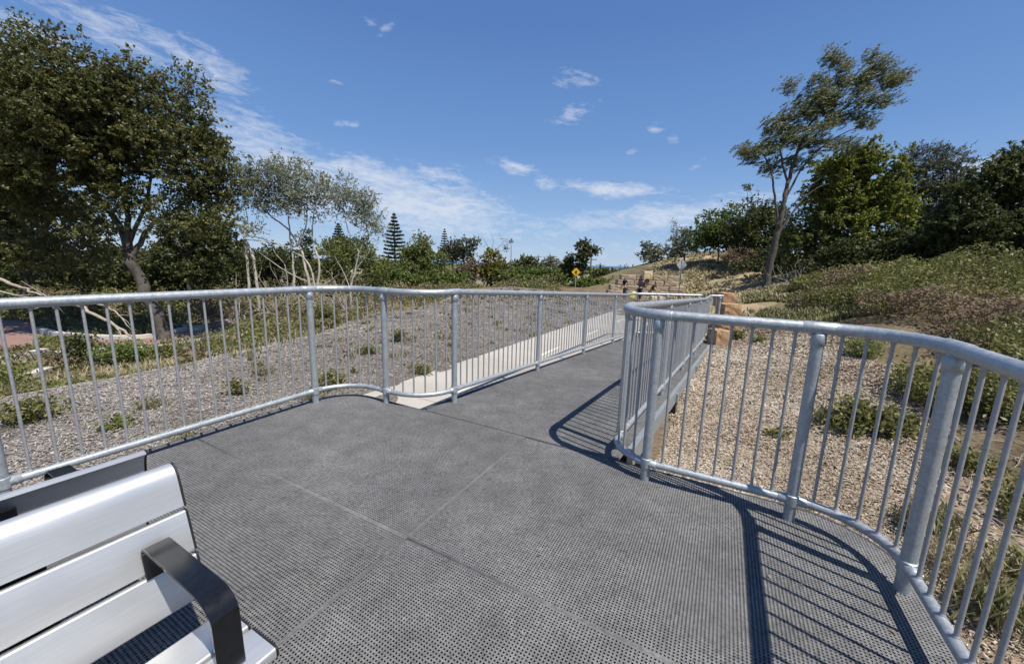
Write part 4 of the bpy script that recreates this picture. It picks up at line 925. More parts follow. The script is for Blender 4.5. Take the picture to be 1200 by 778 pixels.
# ------------------------------------------------------------------ left: car park, kerbs
zp = -1.44
def pxpoly(pts, z): return [at(p[0], p[1], z) for p in pts]
def sheet(name, pts, z, mat, th=.06):
    q = [p[:2] for p in pxpoly(pts, z)]; mb = MB()
    ar = sum(q[i][0]*q[(i+1) % len(q)][1]-q[(i+1) % len(q)][0]*q[i][1] for i in range(len(q)))
    mb.prism(q if ar > 0 else q[::-1], z-th, z); return mb.build(name, mat)
road1 = [(-160,380),(-60,376),(20,375),(40,379),(42,392),(38,404),(-40,415),(-160,425)]
road2 = [(104,390),(140,392),(175,392),(215,386),(260,380),(300,371),(300,378),(262,390),(215,398),(172,404),(135,406),(108,402)]
tag(sheet('car_park', road1, zp, M['asph'], .3), kind='structure'); tag(sheet('road', road2, zp, M['asph'], .3), kind='structure')
polys = [[tuple(p[:2]) for p in pxpoly(r_, zp)] for r_ in (road1, road2)]
k = ~(inpoly(xg, yg, polys[0]) | inpoly(xg, yg, polys[1])); k2 = RNG.random(len(xg)) < .45
grass('grass', xg[k & k2], yg[k & k2], .13, M['lf_grass'], 4, 'rough grass between the car park kerbs and the mulch', .016, 1.1); grass('grass', xg[k & ~k2], yg[k & ~k2], .17, M['lf_straw'], 5, 'dry straw grass among the green grass by the car park', .010, 1.4)
def kerb(label, pts, z):
    W = smooth_path([np.array(p) for p in pxpoly(pts, z)], 6); c = W[len(W)//2]; T = empty('kerb', (c[0], c[1], z)); tag(T, label, 'kerb', 'car park kerbs')
    beam3([(p[0], p[1], p[2]+.0) for p in W], .22, .35, 'kerb_stone', M['kerb'], T)
kerb('pale kerb at the left edge under the red car park', [(-160,438),(-60,428),(0,418),(30,413),(52,408)], zp+.12)
kerb('pale kerb curving from the car park to the big tree', [(43,383),(62,388),(90,391),(125,393),(170,392),(215,384),(262,377)], zp+.12)
kerb('pale kerb nearest the deck left of the sapling', [(-120,470),(-40,452),(0,443),(30,438),(55,430)], zp+.12)
kerb('pale kerb on the near edge of the road by the big tree', [(64,412),(95,409),(130,408),(172,406),(216,400),(262,392)], zp+.12)
kerb('far pale kerb seen right of the big tree trunk', [(196,378),(215,380),(228,384),(245,380),(285,370)], zp+.12)
def left_scrub():
    rng = np.random.default_rng(78); n = 420000
    x = rng.uniform(-34, 4, n); y = rng.uniform(4, 38, n); d = np.hypot(x, y)
    wx, wy = wob(x, y, .6); k = ~inpoly(wx, wy, MULCH_L) & (y > .50*(-x)-1) & (rng.random(n) < np.minimum(1, (15/d)**1.0)) & ~inpoly(x, y, polys[0]) & ~inpoly(x, y, polys[1])
    k &= ~((x > -3.5) & (y < 31)) 
    x, y, d = x[k], y[k], d[k]
    lump = vnoise(x, y, .42, 60)*.6+vnoise(x, y, 1.25, 61)*.4
    road = np.exp(-((y-13)**2)/6)*(x < -10)
    hc = (.04+2.6*np.clip(lump-.43, 0, .5))*(1-.75*road)*(.5+.5*sst(8, 16, y))
    k = rng.random(len(x)) < (.10+.9*sst(.38, .5, lump)); x, y, d, hc, lump = x[k], y[k], d[k], hc[k], lump[k]
    c = np.stack([x, y, zt(x, y)+hc*rng.random(len(x))**.5], 1); V, Q = leaves(c, .05+.0042*d, .42, None, 0, .5, rng)
    dry = vnoise(x, y, .55, 62)*.5+vnoise(x, y, 1.9, 63)*.5+.5*(rng.random(len(x))-.5)
    rn = rng.random(len(x))
    for nm, k, mt_, lb in (('ground_cover', dry > .56, M['lf_dry'], 'brown dry scrub between the grey mulch and the pale trees'), ('ground_cover', dry <= .56, M['lf_olive'], 'olive green scrub between the grey mulch and the car park')):
        tag(meshnp(nm, V.reshape(-1, 4, 3)[k].reshape(-1, 3), np.arange(4*int(k.sum())).reshape(-1, 4), mt_, None, rn[k]), lb, 'scrub', kind='stuff')
left_scrub()
# ------------------------------------------------------------------ left small plants
def plant(name, label, cat, px, py, z, h, w, nleaf, ls, mat, seed, group=None, aspect=.45, upn=.6, bias=None, bamt=0):
    P = at(px, py, z); 
    for _ in range(6): P = at(px, py, ztf(P[0], P[1]))
    rng = np.random.default_rng(seed); g = ztf(P[0], P[1]); T = empty(name, (P[0], P[1], g)); tag(T, label, cat, group)
    mb = MB(); cl = []
    for i in range(max(6, int(w*26))):
        a = rng.uniform(0, 2*PI); q = math.sqrt(rng.random())*w; tip = np.array([math.cos(a)*q, math.sin(a)*q, h*(1-.55*(q/w)**2)*rng.uniform(.6, 1.05)]); mid = tip*np.array([.4, .4, .6])
        mb.tube(smooth_path([np.array([math.cos(a)*.03, math.sin(a)*.03, -.03]), mid, tip], 3), [.008*(1+h)]*3+[.006]*3+[.003], 5, False); cl += [tip, tip*.85, mid+(tip-mid)*.4]
    mb.build('stem', M['dead'], T, True); cl = np.array(cl); idx = rng.integers(0, len(cl), nleaf)
    c = cl[idx]+rng.normal(size=(nleaf, 3))*np.array([.13, .13, .09])*(w/.5)**.6; c[:, 2] = np.maximum(c[:, 2], .01)
    V, Q = leaves(c, ls, aspect, bias, bamt, upn, rng); meshnp('foliage', V, Q, mat, T, rng.random(nleaf)); return T
plant('plant', 'broad leafy green plant on the woodchips behind the right front railing', 'plant', 1018, 508, -.35, .34, .36, 1900, .06, M['lf_cover'], 1, aspect=.6)
plant('shrub', 'small round olive shrub at the top of the woodchips under the rail', 'shrub', 1016, 418, -.2, .38, .32, 2200, .05, M['lf_olive'], 2)
plant('plant', 'low spiky grass tuft left of the broad leafy plant', 'plant', 968, 497, -.38, .16, .16, 500, .09, M['lf_grass'], 3, aspect=.14, bias=(0, 0, 1), bamt=.5)
plant('plant', 'tiny weed on the woodchips below the leafy plant', 'plant', 910, 512, -.4, .09, .09, 160, .05, M['lf_cover'], 4)
plant('plant', 'small weed at the foot of the sandstone blocks', 'plant', 863, 398, -.35, .28, .16, 500, .07, M['lf_cover'], 5)
plant('plant', 'weed tuft on the woodchips right of the sandstone blocks', 'plant', 892, 400, -.35, .13, .18, 350, .06, M['lf_cover'], 6)
plant('shrub', 'glossy green shrub behind the railing at the right corner post', 'shrub', 1088, 462, -.25, .42, .5, 3000, .055, M['lf_cover'], 7, aspect=.55)
plant('shrub', 'green shrub at the right edge under the top rail', 'shrub', 1180, 490, -.1, .5, .6, 4200, .055, M['lf_cover'], 8, aspect=.55)
for i_, (lb_, px_, py_, h_, w_, mt_) in enumerate([('long grass clump just right of the corner post foot', 1098, 628, .24, .2, 'lf_grass'), ('pale grass clump low at the right behind the balusters', 1140, 668, .2, .2, 'lf_straw'), ('green grass clump at the bottom right corner', 1172, 735, .22, .2, 'lf_grass'), ('small leafy weed among dead sticks right of the corner post', 1128, 548, .16, .2, 'lf_cover'), ('leafy weed at the far right edge above the grass clumps', 1192, 690, .18, .2, 'lf_cover')]):
    plant('plant', lb_, 'plant', px_, py_, -.45, h_, w_, 900 if mt_ != 'lf_cover' else 700, .11 if mt_ != 'lf_cover' else .045, M[mt_], 160+i_, aspect=.09 if mt_ != 'lf_cover' else .5, bias=(.2, 0, 1) if mt_ != 'lf_cover' else None, bamt=.4 if mt_ != 'lf_cover' else 0)
plant('plant', 'low green weed at the foot of the corner post on the right', 'plant', 938, 600, -.44, .07, .1, 160, .04, M['lf_grass'], 9, aspect=.2)
plant('shrub', 'low green shrub at the bottom right behind the balusters', 'shrub', 1195, 600, -.4, .2, .3, 1300, .045, M['lf_cover'], 10, aspect=.5)
LP = [('plant','bright green weed clump on the grey mulch left of centre',180,478,.24,.16,700,'lf_grass'),('plant','green weed by the left end of the mulch near the corner post',42,492,.3,.38,1500,'lf_cover'),('plant','low green weed behind the bench on the mulch edge',215,518,.1,.22,500,'lf_grass'),
 ('shrub','dark green shrub beside the red car park',42,368,.7,.7,2600,'lf_dark'),('shrub','small dark sapling with drooping leaves between the kerbs',98,428,1.15,.42,1800,'lf_dark'),('shrub','brown dry shrub under the dark sapling',84,432,.45,.4,1200,'lf_dry'),('shrub','dark green shrub at the foot of the big tree',142,425,.5,.75,3800,'lf_mid'),
 ('shrub','grassy green shrub right of the big trunk on the mulch crest',238,412,.6,.6,3800,'lf_grass'),('shrub','leafy shrub on the crest left of the tall grassy one',205,418,.42,.5,2600,'lf_cover'),('shrub','dry olive shrub on the crest halfway to the second post',300,400,.75,.8,4200,'lf_olive'),('shrub','reddish dry shrub beyond the mulch under the pale trunks',250,385,1.3,.5,1800,'lf_dry'),('shrub','green shrub beside the tall post at the S bend',378,385,.8,.6,3200,'lf_cover'),
 ('plant','green weed on the mulch left of the S bend post',276,462,.28,.14,500,'lf_cover'),('plant','weed on the mulch right of the S bend',392,455,.35,.26,1100,'lf_cover'),('plant','thin weed below the second weed by the S bend',366,470,.2,.14,420,'lf_grass'),('plant','upright green weed between the S bend posts',470,400,.5,.22,1100,'lf_cover'),('plant','low weed on the grey mulch near the path edge',492,438,.22,.2,700,'lf_cover'),
 ('plant','olive weed halfway up the grey mulch',432,415,.3,.25,800,'lf_olive'),('plant','small weed on the mulch above the bench',140,500,.15,.18,420,'lf_olive'),('plant','yellow green weed at the far left mulch edge',14,462,.3,.45,1500,'lf_grass'),('shrub','grey green shrub at far left below the rail',8,455,.5,.4,1500,'lf_olive'),('plant','spiky weed near the middle of the left mulch',310,440,.26,.18,520,'lf_grass')]
for i, (nm, lb, px, py, h, w, nl, mt_) in enumerate(LP):
    sc_ = 1 if nm == 'shrub' else .72
    plant(nm, lb, 'shrub' if nm == 'shrub' else 'plant', px, py, -.5, h*sc_, w*sc_, int(nl*sc_*.8), .05+.02*w if nm == 'plant' else .08, M[mt_], 100+i, aspect=.22 if mt_ == 'lf_grass' else .5, bias=(0, 0, 1) if mt_ == 'lf_grass' else None, bamt=.45 if mt_ == 'lf_grass' else 0)
# sparse tiny weeds and low plants over the far grey mulch
rng = np.random.default_rng(33); xs_ = []; ys_ = []
for i in range(420):
    x, y = rng.uniform(-6, 5), rng.uniform(5.5, 30)
    if not inpoly(np.array([x]), np.array([y]), MULCH_L)[0] or ex_deck(np.array([x]), np.array([y]))[0]: continue
    a, b_ = patch_pts(rng.integers(6, 26), x, y, rng.uniform(.05, .22), rng); xs_.append(a); ys_.append(b_)
grass('weeds', np.concatenate(xs_), np.concatenate(ys_), .14, M['lf_grass'], 9, 'sparse tiny weeds over the grey mulch', .016, 1.0)
# ------------------------------------------------------------------ fallen branches
def branch(label, pts, r, seed, depth=None, name='fallen_branch', group=None):
    rng = np.random.default_rng(seed)
    W = []
    for p in pts:
        if len(p) == 3: W.append(atd(p[0], p[1], p[2]))
        else:
            q = at(p[0], p[1], -.5)
            for _ in range(8): q = at(p[0], p[1], ztf(q[0], q[1])+.04)
            W.append(q)
    S = smooth_path(W, 5); o = S[len(S)//2].copy(); T = empty(name, tuple(o)); tag(T, label, 'branch', group); mb = MB(); n = len(S)
    S = [s+rng.normal(size=3)*r*.5 for s in S]
    mb.tube([s-o for s in S], [r*(1-.7*i/n) for i in range(n)], 7)
    L = np.linalg.norm(S[-1]-S[0])
    for i in range(5):
        k = rng.integers(n//3, n-1); d = unit((S[k+1 if k+1 < n else k]-S[k-1])+rng.normal(size=3)*.5*np.linalg.norm(S[1]-S[0])*2.); mb.tube([S[k]-o, S[k]-o+d*L*.10, S[k]-o+d*L*.2+rng.normal(size=3)*.03*L], [r*.45, r*.3, r*.12], 5)
    mb.build('limb', M['dead'], T, True)
branch('long pale fallen branch at the left edge just above the rail', [(-15,322,10.5),(20,335,10.3),(48,346,10.1),(62,356,10)], .045, 1)
branch('thin pale fallen branch below the thicker one at the left edge', [(-15,338,10.2),(15,345,10),(42,352,9.9)], .03, 2)
branch('long grey fallen limb leaning from the big tree to the kerb', [(80,350,12),(110,368,11.6),(140,385,11.4),(165,400,11.2),(182,412,11)], .05, 3)
branch('thin fallen limb crossing behind the long grey one', [(105,352,12.2),(135,365,12),(150,382,11.8)], .03, 4)
branch('bent pale stick in the scrub behind the corner post', [(1040,420),(1056,428),(1075,436),(1090,450)], .012, 5)
branch('forked grey stick under the right top rail', [(1035,445),(1050,452),(1068,462)], .01, 6)
branch('bundle end stick among the scrub right of the corner post', [(1110,500),(1128,520),(1150,530)], .012, 7)
branch('pale curved stick at the right edge of the woodchips', [(1095,560),(1130,570),(1165,575),(1190,572)], .010, 8)
branch('long thin stick low at the bottom right', [(1120,600),(1150,625),(1185,650)], .010, 9)
rng = np.random.default_rng(14); mb = MB()
for i in range(900):
    x, y = rng.uniform(1.5, 7.5), rng.uniform(-.3, 7.5)
    if abs(x-(4.3+.35*max(y-2.5, 0))) > (1.1 if y > 3 else 2.2) or (np.array([x, y])@AV < 1.15 and y < 3): continue
    a = rng.uniform(0, PI); L = rng.uniform(.08, .5); P = []
    for k in range(4): P.append((x+math.cos(a)*L*k/3+rng.normal()*.02, y+math.sin(a)*L*k/3+rng.normal()*.02, 0))
    zz = zt([p[0] for p in P], [p[1] for p in P]); lift = rng.uniform(0, .12)
    P = [(p[0], p[1], zz[k]+.015+lift*k/3) for k, p in enumerate(P)]; r_ = rng.uniform(.002, .007); mb.tube(P, [r_, r_, r_*.8, r_*.4], 5)
tag(mb.build('twig_litter', M['dead'], None, True), 'tangle of small dead twigs along the foot of the right bank', 'twigs', kind='stuff')
rng = np.random.default_rng(21); n = 150; s_ = rng.uniform(.2, 2.85, n); t_ = rng.uniform(-3.8, .95, n); edge_ = rng.random(n) < .5; t_ = np.where(edge_, np.where(rng.random(n) < .5, -3.84+np.abs(rng.normal(0, .12, n)), .96-np.abs(rng.normal(0, .12, n))), t_)
c = np.stack([s_*AU[0]+t_*AV[0], s_*AU[1]+t_*AV[1], np.full(n, .006)], 1); k = keep_plat(c[:, 0], c[:, 1]); c = c[k]
V, Q = leaves(c, .026, .4, None, 0, 3.0, rng); V[:, 2] = np.clip(V[:, 2], .0035, .012); tag(meshnp('leaf_litter', V, Q, M['lf_dry'], None, rng.random(len(c))), 'few small dry leaves lying on the grated deck', 'leaf litter', kind='stuff')
# ------------------------------------------------------------------ stones
def rock(name, label, c, dims, rz, mat, group, seed, parent=None):
    rng = np.random.default_rng(seed); bm = bmesh.new(); bmesh.ops.create_cube(bm, size=1)
    bmesh.ops.subdivide_edges(bm, edges=bm.edges[:], cuts=4, use_grid_fill=True)
    for v in bm.verts:
        p = np.array(v.co); e = (np.abs(p) > .49).sum(); 
        v.co = Vector(p*(1 if e < 2 else .97 if e == 2 else .94))
        q = np.array(v.co)*np.array(dims); nz = vnoise([q[0]*3+q[2]*5], [q[1]*3+q[2]*2], 2.2, seed)[0]-.5; q = q*(1+.07*nz)+rng.normal(size=3)*.006; v.co = Vector(q)
    me = bpy.data.meshes.new(name); bm.to_mesh(me); bm.free(); o = link(name, me, mat, parent); o.location = c; o.rotation_euler = (0, 0, rz)
    if parent is None: tag(o, label, 'stone block', group)
    return o
sb = at(857, 405, -.40)
def sblock(px0, px1, py0, py1, d, dep, lb, seed, mat=M['stone'], rz=-.45):
    a = atd(px0, py1, d); b_ = atd(px1, py0, d); w = abs(b_[0]-a[0])*1.0; h = b_[2]-a[2]
    rock('sandstone_block', lb, ((a[0]+b_[0])/2, d+dep/2, (a[2]+b_[2])/2), (w, dep, h), rz*0, mat, 'sandstone blocks at the ramp foot', seed)
sblock(838, 857, 388, 408, 9.9, .5, 'lowest orange sandstone block beside the foot of the ramp railing', 1)
sblock(842, 867, 374, 390, 10.5, .6, 'second orange sandstone block, one step up from the lowest', 2)
sblock(848, 870, 357, 376, 11.2, .6, 'third orange sandstone block with a bright flat top', 3)
sblock(846, 864, 344, 361, 11.9, .6, 'topmost brown sandstone block of the stepped stack', 4)
# distant retaining wall, stepped down at the left
WL = empty('stone_retaining_wall', (*atd(755, 335, 29)[:2], -.9)); tag(WL, 'low stepped wall of grey brown sandstone blocks behind the three people', 'wall')
wo = np.array(WL.location); bw = 1.15
for c in range(5):
    z0 = -.95+c*.38; x0 = atd(708, 335, 29)[0]+[0, .25, .45, .95, 1.25][c] if c else atd(708, 335, 29)[0]
    x1 = atd(806, 335, 29)[0]-.3*c; x = x0+(.0 if c % 2 else .0)
    i = 0
    while x < x1-.3:
        w = bw*(.85+.3*((i*7+c*3) % 5)/5); rock('wall_block', '', (x+w/2-wo[0], .10*c+((i+c) % 3)*.03, z0+.19-wo[2]), (w-.02, .7, .37), 0, M['stonegrey'], None, 10+i+c*9, WL); x += w; i += 1
p = atd(760, 329, 28.5); rock('sandstone_block', 'pale cream sandstone block on top of the wall behind the right person', (p[0], 28.9, .98), (.62, .6, .55), 0, M['stonecream'], None, 61)
p = atd(766, 340, 27); rock('sandstone_block', 'low cream block on the ground beside the right person', (p[0]+.1, 26.6, ztf(p[0], 26.6)+.2), (.9, .5, .45), .1, M['stonecream'], None, 62)
# ------------------------------------------------------------------ people
SK = simple('skin', [(.3, (.42, .25, .17)), (.7, (.48, .29, .20))], 20, .6)
def skin_mesh(name, verts, edges, mat, parent, sub=1):
    me = bpy.data.meshes.new(name); me.from_pydata([v[:3] for v in verts], edges, [])
    o = bpy.data.objects.new(name, me); C.objects.link(o)
    md = o.modifiers.new('s', 'SKIN'); sd = o.modifiers.new('u', 'SUBSURF'); sd.levels = sub; sd.render_levels = sub
    for i, v in enumerate(verts):
        r_ = v[3]; rr = r_ if hasattr(r_, '__len__') else (r_, r_)
        me.skin_vertices[0].data[i].radius = rr; me.skin_vertices[0].data[i].use_root = (i == 0)
    dg = bpy.context.evaluated_depsgraph_get(); m2 = bpy.data.meshes.new_from_object(o.evaluated_get(dg)); m2.name = name
    C.objects.unlink(o); bpy.data.objects.remove(o)
    m2.polygons.foreach_set('use_smooth', [True]*len(m2.polygons)); m2.materials.clear()
    return link(name, m2, mat, parent)
def cloth(name, c): return simple(name, [(.3, c), (.7, tuple(min(1, q*1.25) for q in c))], 12, .85)
def person(label, px, d, rz, lean, armL, armR, top, legs, hair, hat=None, knee=0.):
    x = atd(px, 335, d)[0]; T = empty('person', (x, d, ztf(x, d)), rz); tag(T, label, 'person', 'people by the stone wall')
    def sp(z, y=0): # forward lean of the spine: local -y is forwards
        k = max(0, z-.95); return np.array([0, y-k*math.sin(lean), .95+k*math.cos(lean)-knee*.5])
    pel = np.array([0, 0, .95-knee*.5]); chest = sp(1.32); neck = sp(1.50); head = sp(1.60); crown_ = sp(1.72)
    V = [(*pel, .115), (*sp(1.12), .105), (*chest, (.135, .105)), (*neck, .05), (*(head+np.array([0, -.012, 0])), .078), (*crown_, .068)]
    E = [(0, 1), (1, 2), (2, 3), (3, 4), (4, 5)]
    lg = []
    for s in (-1, 1):
        hip = pel+np.array([.09*s, 0, -.06]); kn = np.array([.10*s, -.03-knee*.3, .50-knee*.15]); an = np.array([.10*s, .03, .08]); toe = np.array([.11*s, -.14, .035])
        b = len(V); V += [(*hip, .085), (*kn, .058), (*an, .042), (*toe, .035)]; E += [(0, b), (b, b+1), (b+1, b+2), (b+2, b+3)]; lg.append((hip, kn, an))
    arms = []
    for s, (e_, h_) in ((-1, armL), (1, armR)):
        sh = sp(1.43)+np.array([.17*s, 0, 0]); el = sh+np.array(e_); ha = el+np.array(h_); b = len(V)
        V += [(*sh, .055), (*el, .041), (*ha, .028)]; E += [(2, b), (b, b+1), (b+1, b+2)]; dr = unit((ha-el)[None])[0]; side = unit(np.cross(dr, [1, 0, .1])[None])[0]
        pm = len(V); V.append((*(ha+dr*.06), (.036, .016))); E.append((b+2, pm))
        for f in range(4):
            q = ha+dr*.10+side*(.012*(f-1.5)*1.3); V += [(*q, .008), (*(q+dr*(.05+.01*(f in (1, 2)))+np.array([0, -.012, 0])), .006)]; E += [(pm, len(V)-2), (len(V)-2, len(V)-1)]
        q = ha+dr*.04+side*.035; V += [(*q, .009), (*(q+dr*.045+side*.012), .007)]; E += [(b+2, len(V)-2), (len(V)-2, len(V)-1)]
        arms.append((sh, el))
    skin_mesh('body', V, E, SK, T)
    fc = MB(); fwd = np.array([0, -1, 0]); hc = head+np.array([0, -.012, .012])
    # face details: nose, ears, eyes, mouth
    nm_ = MB(); nm_.tube([hc+fwd*.075+np.array([0, 0, .02]), hc+fwd*.098, hc+fwd*.08+np.array([0, 0, -.012])], [.008, .014, .01], 6); nm_.build('nose', SK, T, True)
    for s in (-1, 1):
        e = MB(); e.tube([hc+np.array([.078*s, .0, .018]), hc+np.array([.088*s, .008, 0]), hc+np.array([.078*s, 0, -.02])], [.008, .012, .007], 6); e.build('ear', SK, T, True)
        e = MB(); e.tube([hc+np.array([.025*s, -.071, .022]), hc+np.array([.038*s, -.068, .022])], .006, 6); e.build('eye', M['signblk'], T)
    e = MB(); e.tube([hc+np.array([-.02, -.074, -.032]), hc+np.array([.02, -.074, -.032])], .005, 6); e.build('mouth', cloth('lip', (.3, .1, .08)), T)
    hv = [(*(crown_+np.array([0, .01, .012])), .074), (*(head+np.array([0, .035, .03])), .074), (*(head+np.array([0, .045, -.04])), .055)]
    skin_mesh('hair' if hat is None else 'cap', hv, [(0, 1), (1, 2)], hair if hat is None else hat, T)
    TV = [(*pel, .128), (*sp(1.12), .12), (*chest, (.15, .12)), (*sp(1.44), .085)]; TE = [(0, 1), (1, 2), (2, 3)]
    for i, (sh, el) in enumerate(arms): b = len(TV); TV += [(*sh, .068), (*(sh+(el-sh)*.65), .056)]; TE += [(2, b), (b, b+1)]
    skin_mesh('shirt', TV, TE, top, T)
    LV = [(*(pel+np.array([0, 0, .02])), .124)]; LE_ = []
    for hip, kn, an in lg: b = len(LV); LV += [(*hip, .098), (*kn, .073), (*(kn+(an-kn)*.9), .058)]; LE_ += [(0, b), (b, b+1), (b+1, b+2)]
    skin_mesh('trousers', LV, LE_, legs, T)
    return T
dk = cloth('dark_cloth', (.018, .018, .022)); nv = cloth('navy_cloth', (.02, .025, .045)); hr = cloth('dark_hair', (.012, .010, .009)); red = cloth('red_cap', (.42, .10, .06)); gr = cloth('grey_cloth', (.10, .10, .11)); tan_ = cloth('tan_cloth', (.35, .26, .17))
person('dark haired person in a dark sleeveless top, leftmost of the three by the wall', 733, 26.5, -1.2, .12, ((-.05, -.02, -.27), (.0, -.14, -.22)), ((.05, -.08, -.26), (.0, -.18, -.18)), dk, gr, hr)
person('person in red cap and navy shirt bending forward, middle of the three by the wall', 750, 27.0, 1.9, .45, ((-.06, -.10, -.25), (.0, -.12, -.22)), ((.06, -.10, -.25), (.0, -.12, -.22)), nv, dk, hr, red, .12)
person('crouching person with dark hair and dark clothes, rightmost of the three by the wall', 763, 27.0, .9, .5, ((-.05, -.14, -.22), (.02, -.16, -.16)), ((.05, -.14, -.22), (-.02, -.16, -.16)), dk, tan_, hr, None, .42)
# lime bag/sack between them
mb = MB(); p = atd(741, 340, 26); g = ztf(p[0], 26); T = empty('sack', (p[0], 26, g)); tag(T, 'bright lime yellow bulging sack between the left and middle person', 'sack')
skin_mesh('bag', [(-.16, 0, .12, .22), (.0, 0, .34, .27), (.14, 0, .56, .22), (.22, 0, .70, .10)], [(0, 1), (1, 2), (2, 3)], M['lime'], T)
# ------------------------------------------------------------------ signs and poles
def diamond(c, half, th, rz, name, mat, parent, rnd=.0):
    mb = MB(); o = np.array(parent.location); pts = []
    for k in range(4):
        a = k*PI/2
        for da in (-.10, .10): pts.append((math.cos(a+da)*half, math.sin(a+da)*half))
    n = len(pts); ca, sa = math.cos(rz), math.sin(rz)
    for y in (-th/2, th/2):
        for x, z in pts: mb.V.append((c[0]+x*ca-y*sa-o[0], c[1]+x*sa+y*ca-o[1], c[2]+z-o[2]))
    mb.Fc.append(tuple(range(n))); mb.Fc.append(tuple(range(n, 2*n))[::-1])
    for i in range(n): j = (i+1) % n; mb.Fc.append((i, n+i, n+j, j))
    return mb.build(name, mat, parent)
c = atd(675, 319, 34); g = ztf(c[0], 34); T = empty('warning_sign', (c[0], 34, g)); tag(T, 'yellow diamond warning sign with black symbol on a grey post', 'sign')
mb = MB(); mb.tube([(0, .03, -.2), (0, .03, c[2]-g+.3)], .035, 10); mb.build('post', M['pole'], T, True)
diamond(c, .37, .02, 0, 'sign_plate', M['yellow'], T); diamond(c+np.array([0, -.003, 0]), .347, .021, 0, 'border', M['signblk'], T); diamond(c+np.array([0, -.006, 0]), .32, .021, 0, 'sign_face', M['yellow'], T)
mb = MB(); y_ = -.022
mb.tube([(0, y_, c[2]-g+.12), (0, y_-.006, c[2]-g+.12)], .055, 12); mb.box((0, y_-.003, c[2]-g-.01), (.13, .008, .16)); mb.box((.05, y_-.003, c[2]-g-.15), (.045, .008, .12)); mb.box((-.045, y_-.003, c[2]-g-.14), (.045, .008, .10)); mb.box((-.10, y_-.003, c[2]-g-.01), (.07, .007, .05)); mb.box((.10, y_-.003, c[2]-g+.02), (.07, .007, .05)); mb.build('symbol', M['signblk'], T)
c = atd(799, 310.5, 24); g = ztf(c[0], 24); T = empty('warning_sign', (c[0], 24, g)); tag(T, 'grey back of a diamond sign on a thin pole in front of the sandy hill', 'sign')
mb = MB(); mb.tube([(-.05, -.03, -.2), (0, -.03, c[2]-g+.35)], .03, 10); mb.build('post', M['signback'], T, True); diamond(c, .35, .012, .25, 'sign_plate', M['signback'], T)
def lamp(label, px, ytop, d, name='street_lamp'):
    p = atd(px, ytop, d); g = ztf(p[0], d); h = p[2]-g; T = empty(name, (p[0], d, g)); tag(T, label, 'street lamp'); mb = MB(); mb.tube([(0, 0, -.2), (0, 0, h*.6), (0, 0, h*.86), (-.15, 0, h*.93), (-.5, 0, h*.98), (-1.1, 0, h)], [.10, .08, .06, .05, .045, .04], 8); mb.build('pole', M['pole'], T, True)
    mb = MB(); mb.box((-1.4, 0, h), (.7, .25, .1)); mb.build('lantern', M['pole'], T, False, .03)
lamp('thin grey street lamp with curved arm beside the bare tree', 599.5, 280, 60)
def power(label, px, ytop, d):
    p = atd(px, ytop, d); g = ztf(p[0], d); h = p[2]-g; T = empty('power_pole', (p[0], d, g)); tag(T, label, 'power pole', 'distant power poles'); mb = MB(); mb.tube([(0, 0, -.3), (0, 0, h)], [.17, .11], 8); mb.build('pole', M['wood'], T, True)
    mb = MB(); mb.box((0, -.14, h-.5), (2.0, .1, .12)); mb.build('crossarm', M['wood'], T)
    for x in (-.85, -.3, .3, .85):
        mb = MB(); mb.tube([(x, -.14, h-.435), (x, -.14, h-.25)], .05, 6); mb.build('insulator', M['pole'], T)
power('thin distant pole above the dark flat topped bush', 631, 299, 110); power('distant power pole right of the tall dark far tree', 703.5, 308.5, 90); power('farthest power pole between the fields and the sandy hill', 727, 310, 150); power('wooden pole standing just right of the yellow sign', 693, 301, 70)
# ------------------------------------------------------------------ sky and sun
sc = bpy.context.scene
w = bpy.data.worlds.new('World'); sc.world = w; w.use_nodes = True; nt = w.node_tree; nt.nodes.clear()
sun_dir = np.array([.385, -.39, 1.0]); sun_dir /= np.linalg.norm(sun_dir)
sky = nt.nodes.new('ShaderNodeTexSky'); sky.sky_type = 'NISHITA'; sky.sun_disc = False
sky.sun_elevation = math.asin(sun_dir[2]); sky.sun_rotation = math.atan2(sun_dir[0], sun_dir[1])
sky.air_density = 1.0; sky.dust_density = 0.05; sky.ozone_density = 4.0; sky.altitude = 0
tc = nt.nodes.new('ShaderNodeTexCoord'); sep = nt.nodes.new('ShaderNodeSeparateXYZ'); nrm = nt.nodes.new('ShaderNodeVectorMath'); nrm.operation = 'NORMALIZE'
nt.links.new(tc.outputs['Generated'], nrm.inputs[0]); nt.links.new(nrm.outputs[0], sep.inputs[0])
def mth(op, a, b=None, c=None, clamp=False):
    n = nt.nodes.new('ShaderNodeMath'); n.operation = op; n.use_clamp = clamp
    for i, v in enumerate((a, b, c)):
        if v is None: continue
        if isinstance(v, (int, float)): n.inputs[i].default_value = float(v)
        else: nt.links.new(v, n.inputs[i])
    return n.outputs[0]
az = mth('ARCTAN2', sep.outputs[0], sep.outputs[1]); el = mth('ARCSINE', sep.outputs[2])
comb = nt.nodes.new('ShaderNodeCombineXYZ'); nt.links.new(mth('MULTIPLY', az, 1.0), comb.inputs[0]); nt.links.new(mth('MULTIPLY', el, 2.6), comb.inputs[1])
rot = nt.nodes.new('ShaderNodeMapping'); rot.inputs['Rotation'].default_value = (0, 0, .42); nt.links.new(comb.outputs[0], rot.inputs[0])
st = nt.nodes.new('ShaderNodeMapping'); st.inputs['Scale'].default_value = (1, 1.9, 1); nt.links.new(rot.outputs[0], st.inputs[0])
